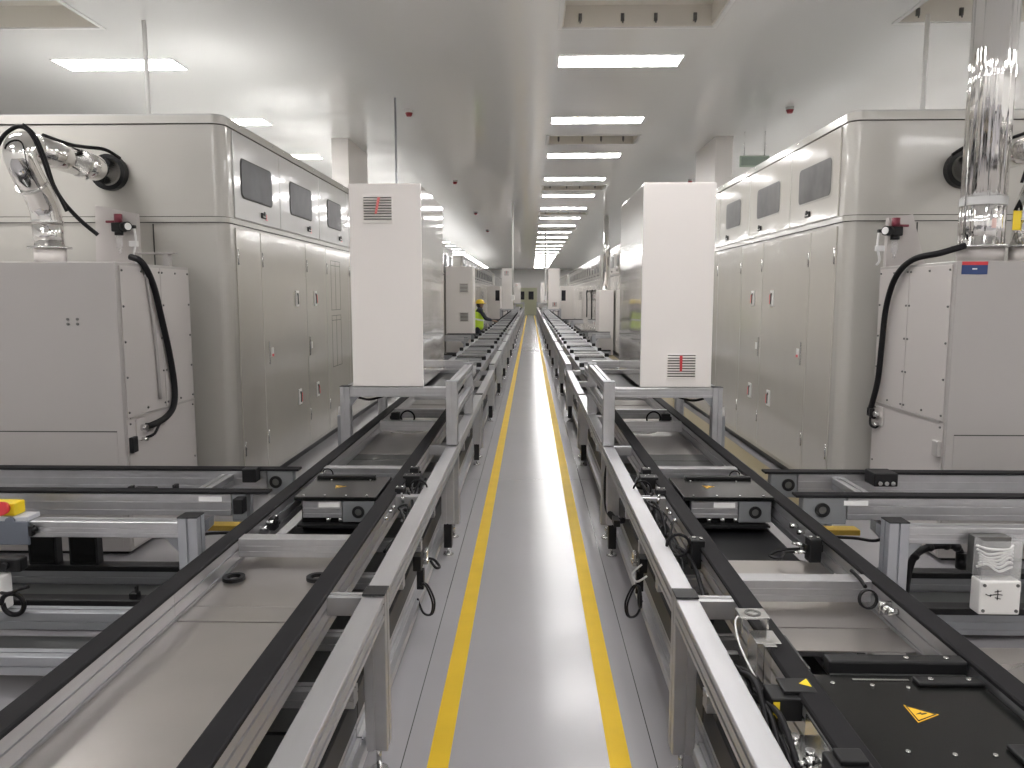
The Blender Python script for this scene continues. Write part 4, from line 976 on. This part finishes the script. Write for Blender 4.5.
for k in range(8):
    b = MB(); rr = random.Random(k)
    b.tube([(1.5 + .12 * j + rr.uniform(-.03, .03), 2.72 + rr.uniform(-.1, .06), .03 + rr.uniform(.0, .12)) for j in range(8)], .012, 7, 4); b.build('loose_cable', 'cable', t)

# ------------------------------------------------------------------ things farther down the hall
# tall bottle-like grey post beside the frames: floor air units with white caps
for s in (-1, 1):
    t = thing('air_unit', 'slim grey column with a white cap beside the %s cabinet frame' % SIDE[s], 'column unit', (1.415 * s, 5.7, 0))
    b = MB(); b.box(1.385, 1.445, 5.66, 5.74, .0, .76, .006); b.build('body', 'alu_dull', t, s)
    b = MB(); b.cyl((1.415, 5.7, .7605), (1.415, 5.7, .82), .033, .027).cyl((1.415, 5.7, .82), (1.415, 5.7, .87), .008, seg=8); b.build('cap', 'white', t, s)
# control cabinet at the left with two vents
t = thing('control_cabinet', 'white control cabinet with two vents beside the worker on the left', 'cabinet', (-1.9, 19.6, 0))
b = MB(); b.box(1.545, 2.275, 20.7, 21.6, 0, 2.42, .01); b.build('body', 'cabinet', t, -1)
for z in (.95, 1.72):
    b = MB(); b.box(1.66, 1.90, 20.685, 20.699, z, z + .26, .004); v = b.build('vent', 'cabinet_side', t, -1)
    for k in range(6):
        b = MB(); b.box(1.68, 1.88, 20.678, 20.6845, z + .03 + k * .036, z + .045 + k * .036); b.build('louvre', 'gap', v, -1)
# pillar collector with chrome duct at the right
t = thing('pillar_cabinet', 'slim white pillar cabinet under a chrome duct, beyond the right white cabinet', 'cabinet', (2.35, 25, 0))
b = MB(); b.box(1.90, 2.31, 21.5, 22.5, 0, 1.80, .01); b.build('body', 'cabinet', t)
b = MB(); b.cyl((2.12, 22.0, 1.82), (2.12, 22.0, ZC), .08, seg=20); b.build('chrome_pipe', 'chrome', t)
b = MB(); b.cyl((2.12, 22.0, 1.801), (2.12, 22.0, 1.82), .11, seg=20); b.build('flange', 'screw', t)
for y in (28.2, 30.6):   # hoses down the face of the far right machine
    x = 2.27; b = MB(); b.tube([(x + .02, y + .3, 1.78), (x - .05, y + .12, 1.80), (x - .05, y, 1.62), (x - .04, y, 1.2), (x - .05, y - .08, .8)], .025, 8, 5).ball((x, y + .34, 1.82), .05, seg=8); b.build('hose', 'cable', MC[2])
# hanging power poles over the line
for x, y, z0, r, lab in ((-1.54, 8.99, 1.9, .012, 'thin grey cable drop from the ceiling behind the left white cabinet'), (-.43, 18.8, 1.66, .022, 'white service pole hanging over the left line'), (.52, 27.0, 1.62, .03, 'white service pole hanging over the right line')):
    t = thing('service_pole', lab, 'pole', (x, y, z0))
    b = MB(); b.cyl((x, y, z0), (x, y, ZC), r, seg=10); b.build('tube', 'white' if r > .015 else 'alu_dull', t)
    b = MB(); b.cyl((x, y, z0 + .9), (x, y, z0 + 1.0), r * 1.8, seg=10) if r < .015 else b.box(x - .045, x + .045, y - .04, y + .04, z0 - .12, z0 - .001, .006); b.build('connector', 'screw_dark' if r < .015 else 'white', t)
# hanging sign far right
t = thing('hanging_sign', 'small pale green sign hanging from the ceiling over the right machines', 'sign', (3.05, 10.9, 3.4))
b = MB(); b.box(2.86, 3.26, 10.88, 10.92, 3.40, 3.55, .006); b.build('sign_box', mat('pale green sign', (.42, .5, .42), .4), t)
b = MB(); b.box(2.88, 3.24, 10.875, 10.8795, 3.42, 3.53); b.build('sign_face', mat('grey green sign face', (.30, .36, .31), .35), t)
for x in (2.92, 3.2):
    b = MB(); b.cyl((x, 10.9, 3.55), (x, 10.9, ZC), .006, seg=8); b.build('hanger', 'screw', t)
# smoke detectors
for k, (x, y) in enumerate(((-1.477, 9.59), (-1.476, 15.3), (-1.476, 21.0), (-1.476, 26.7), (3.08, 9.54), (3.08, 15.3))):
    t = thing('smoke_detector', 'small round red detector on the ceiling, %s from the front on the %s' % (ORD[k if k < 4 else k - 4], 'left' if x < 0 else 'right'), 'smoke detector', (x, y, ZC - .07), 'ceiling detectors')
    b = MB(); b.cyl((x, y, ZC - .03), (x, y, ZC), .045, .05); b.build('base', 'white', t)
    b = MB(); b.cyl((x, y, ZC - .07), (x, y, ZC - .0305), .03, .045); b.build('sensor_head', mat('detector red', (.30, .03, .04), .4), t)
# line of background cabinets beyond the second stations
for s in (-1, 1):
    for k, y in enumerate((37.5, 46)):
        t = thing('line_cabinet', '%s pale cabinet standing beside the %s line in the distance' % (('slim', 'small')[k], SIDE[s]), 'cabinet', (1.75 * s, y, 0))
        b = MB(); b.box(1.45, 2.1, y, y + 1.0, 0, 2.1, .01); b.build('body', 'cabinet', t, s)
        b = MB(); b.box(1.5, 1.7, y - .012, y - .001, 1.4, 1.9, .004); b.build('screen', 'film', t, s)
        b = MB(); b.cyl((1.36, y + .3, 0), (1.36, y + .3, 1.9), .03, seg=8).box(1.33, 1.39, y + .25, y + .35, 1.9, 2.2, .006); b.build('signal_post', 'screw_dark', t, s)

# ------------------------------------------------------------------ the worker
def skin_mesh(name, verts, edges, radii, m, parent, root_i=0, sub=2):
    me = bpy.data.meshes.new(name); off = Vector(parent['_loc'])
    me.from_pydata([Vector(v) - off for v in verts], edges, []); o = bpy.data.objects.new(name, me); C.objects.link(o); o.parent = parent
    md = o.modifiers.new('skin', 'SKIN'); md.use_smooth_shade = True
    for i, r in enumerate(radii):
        sv = me.skin_vertices[0].data[i]; sv.radius = (r, r) if not isinstance(r, tuple) else r
        sv.use_root = (i == root_i)
    sb = o.modifiers.new('subsurf', 'SUBSURF'); sb.levels = sub; sb.render_levels = sub
    me.materials.append(M[m]); return o
PX, PY = -1.545, 22.6
t = thing('person', 'worker in yellow helmet and lime vest leaning over the left conveyor', 'person', (PX, PY, 0))
def W(x, y, z): return (PX + x, PY + y, z)
# facing +X (towards the conveyor) and away from the camera, leaning forward a little
V = [W(0, 0, .80), W(.01, .0, .95), W(.03, .01, 1.12), W(.045, .02, 1.22), W(.052, .02, 1.29), W(.058, .02, 1.36),
     W(0, -.09, .76), W(.01, -.10, .42), W(-.02, -.10, .08), W(.12, -.11, .04),
     W(0, .09, .76), W(.03, .10, .42), W(.0, .10, .08), W(.14, .11, .04),
     W(.11, -.17, 1.19), W(.24, -.21, .97), W(.43, -.17, .93),
     W(.10, .19, 1.20), W(.22, .23, .99), W(.42, .19, .92)]
E_ = [(0, 1), (1, 2), (2, 3), (3, 4), (4, 5), (0, 6), (6, 7), (7, 8), (8, 9), (0, 10), (10, 11), (11, 12), (12, 13), (3, 14), (14, 15), (15, 16), (3, 17), (17, 18), (18, 19)]
Rr = [.125, .12, .135, .12, .055, .05, .09, .065, .045, .04, .09, .065, .045, .04, .06, .047, .035, .06, .047, .035]
skin_mesh('body', V, E_, Rr, 'navy', t)
# vest over the torso
Vv = [W(0, 0, .62), W(.005, 0, .80), W(.018, .0, .97), W(.035, .01, 1.12), W(.045, .02, 1.21), W(.052, .02, 1.26)]
skin_mesh('vest', Vv, [(i, i + 1) for i in range(5)], [.185, .178, .165, .17, .145, .09], 'vest', t)
b = MB(); b.ring(W(.025, 0, .93), (.2, 0, 1), .165, .15, .045, 24); b.build('reflective_band', 'silver', t)
# head: face, ears, hair, helmet
hx, hy, hz = .065, .02, 1.39
b = MB(); b.ball(W(hx, hy, hz), .09, 1.05, .86, 1.22, 20).ball(W(hx + .093, hy, hz - .005), .018, 1.1, .8, 1.2, 10).ball(W(hx + .005, hy - .08, hz - .01), .022, .7, .45, 1.2, 8).ball(W(hx + .005, hy + .08, hz - .01), .022, .7, .45, 1.2, 8).ball(W(hx + .06, hy, hz - .075), .035, 1, .9, .7, 10)
hd = b.build('head', 'skin', t)
b = MB()
for q in (-.03, .03): b.ball(W(hx + .083, hy + q, hz + .018), .010, .6, 1.2, .7, 8)
b.ball(W(hx + .088, hy, hz - .05), .02, .3, 1.1, .25, 8); b.build('eyes_and_mouth', 'hair', hd)
b = MB(); b.ball(W(hx - .022, hy, hz + .0), .094, .95, .96, 1.12, 18); b.build('hair', 'hair', hd)
b = MB()
prof_ = [(.128, .035), (.125, .05), (.118, .09), (.098, .13), (.06, .155), (.0, .165)]
rings = []
for r_, z_ in prof_[:-1]: rings.append([b.bm.verts.new(W(hx + r_ * 1.05 * math.cos(2 * PI * i / 22) , hy + r_ * .95 * math.sin(2 * PI * i / 22), hz + z_ - .01)) for i in range(22)])
for a_, c_ in zip(rings, rings[1:]):
    for i in range(22): f = b.bm.faces.new((a_[i], a_[(i + 1) % 22], c_[(i + 1) % 22], c_[i])); f.smooth = True
tp = b.bm.verts.new(W(hx, hy, hz + .155))
for i in range(22): b.bm.faces.new((rings[-1][i], rings[-1][(i + 1) % 22], tp)).smooth = True
b.bm.faces.new(rings[0][::-1])
b.box(PX + hx + .09, PX + hx + .185, PY + hy - .075, PY + hy + .075, hz + .02, hz + .034, .006)
b.build('helmet', 'helmet', t)
for sgn, p in ((-1, (.42, -.165, .925)), (1, (.44, .185, .915))):
    v = [W(*p), W(p[0] + .05, p[1], p[2] - .008)]; e = [(0, 1)]; r = [.024, .028]
    for k, q in enumerate((-.028, -.010, .010, .028)):
        l = (.045, .06, .055, .04)[k]; i0 = len(v)
        v += [W(p[0] + .085, p[1] + q, p[2] - .012), W(p[0] + .085 + l * .5, p[1] + q * 1.1, p[2] - .022), W(p[0] + .085 + l, p[1] + q * 1.15, p[2] - .042)]
        e += [(1, i0), (i0, i0 + 1), (i0 + 1, i0 + 2)]; r += [.011, .009, .008]
    i0 = len(v); v += [W(p[0] + .04, p[1] - sgn * .035, p[2] - .015), W(p[0] + .075, p[1] - sgn * .05, p[2] - .03)]; e += [(1, i0), (i0, i0 + 1)]; r += [.012, .009]
    skin_mesh('hand', v, e, r, 'skin', t, 0, 1)
for sgn in (-1, 1):
    b = MB(); b.ball(W(.06 + (.02 if sgn > 0 else 0), sgn * .105, .045), .06, 2.0, .8, .75, 12); b.build('shoe', 'black', t)

for o in bpy.data.objects:
    if '_loc' in o.keys(): del o['_loc']
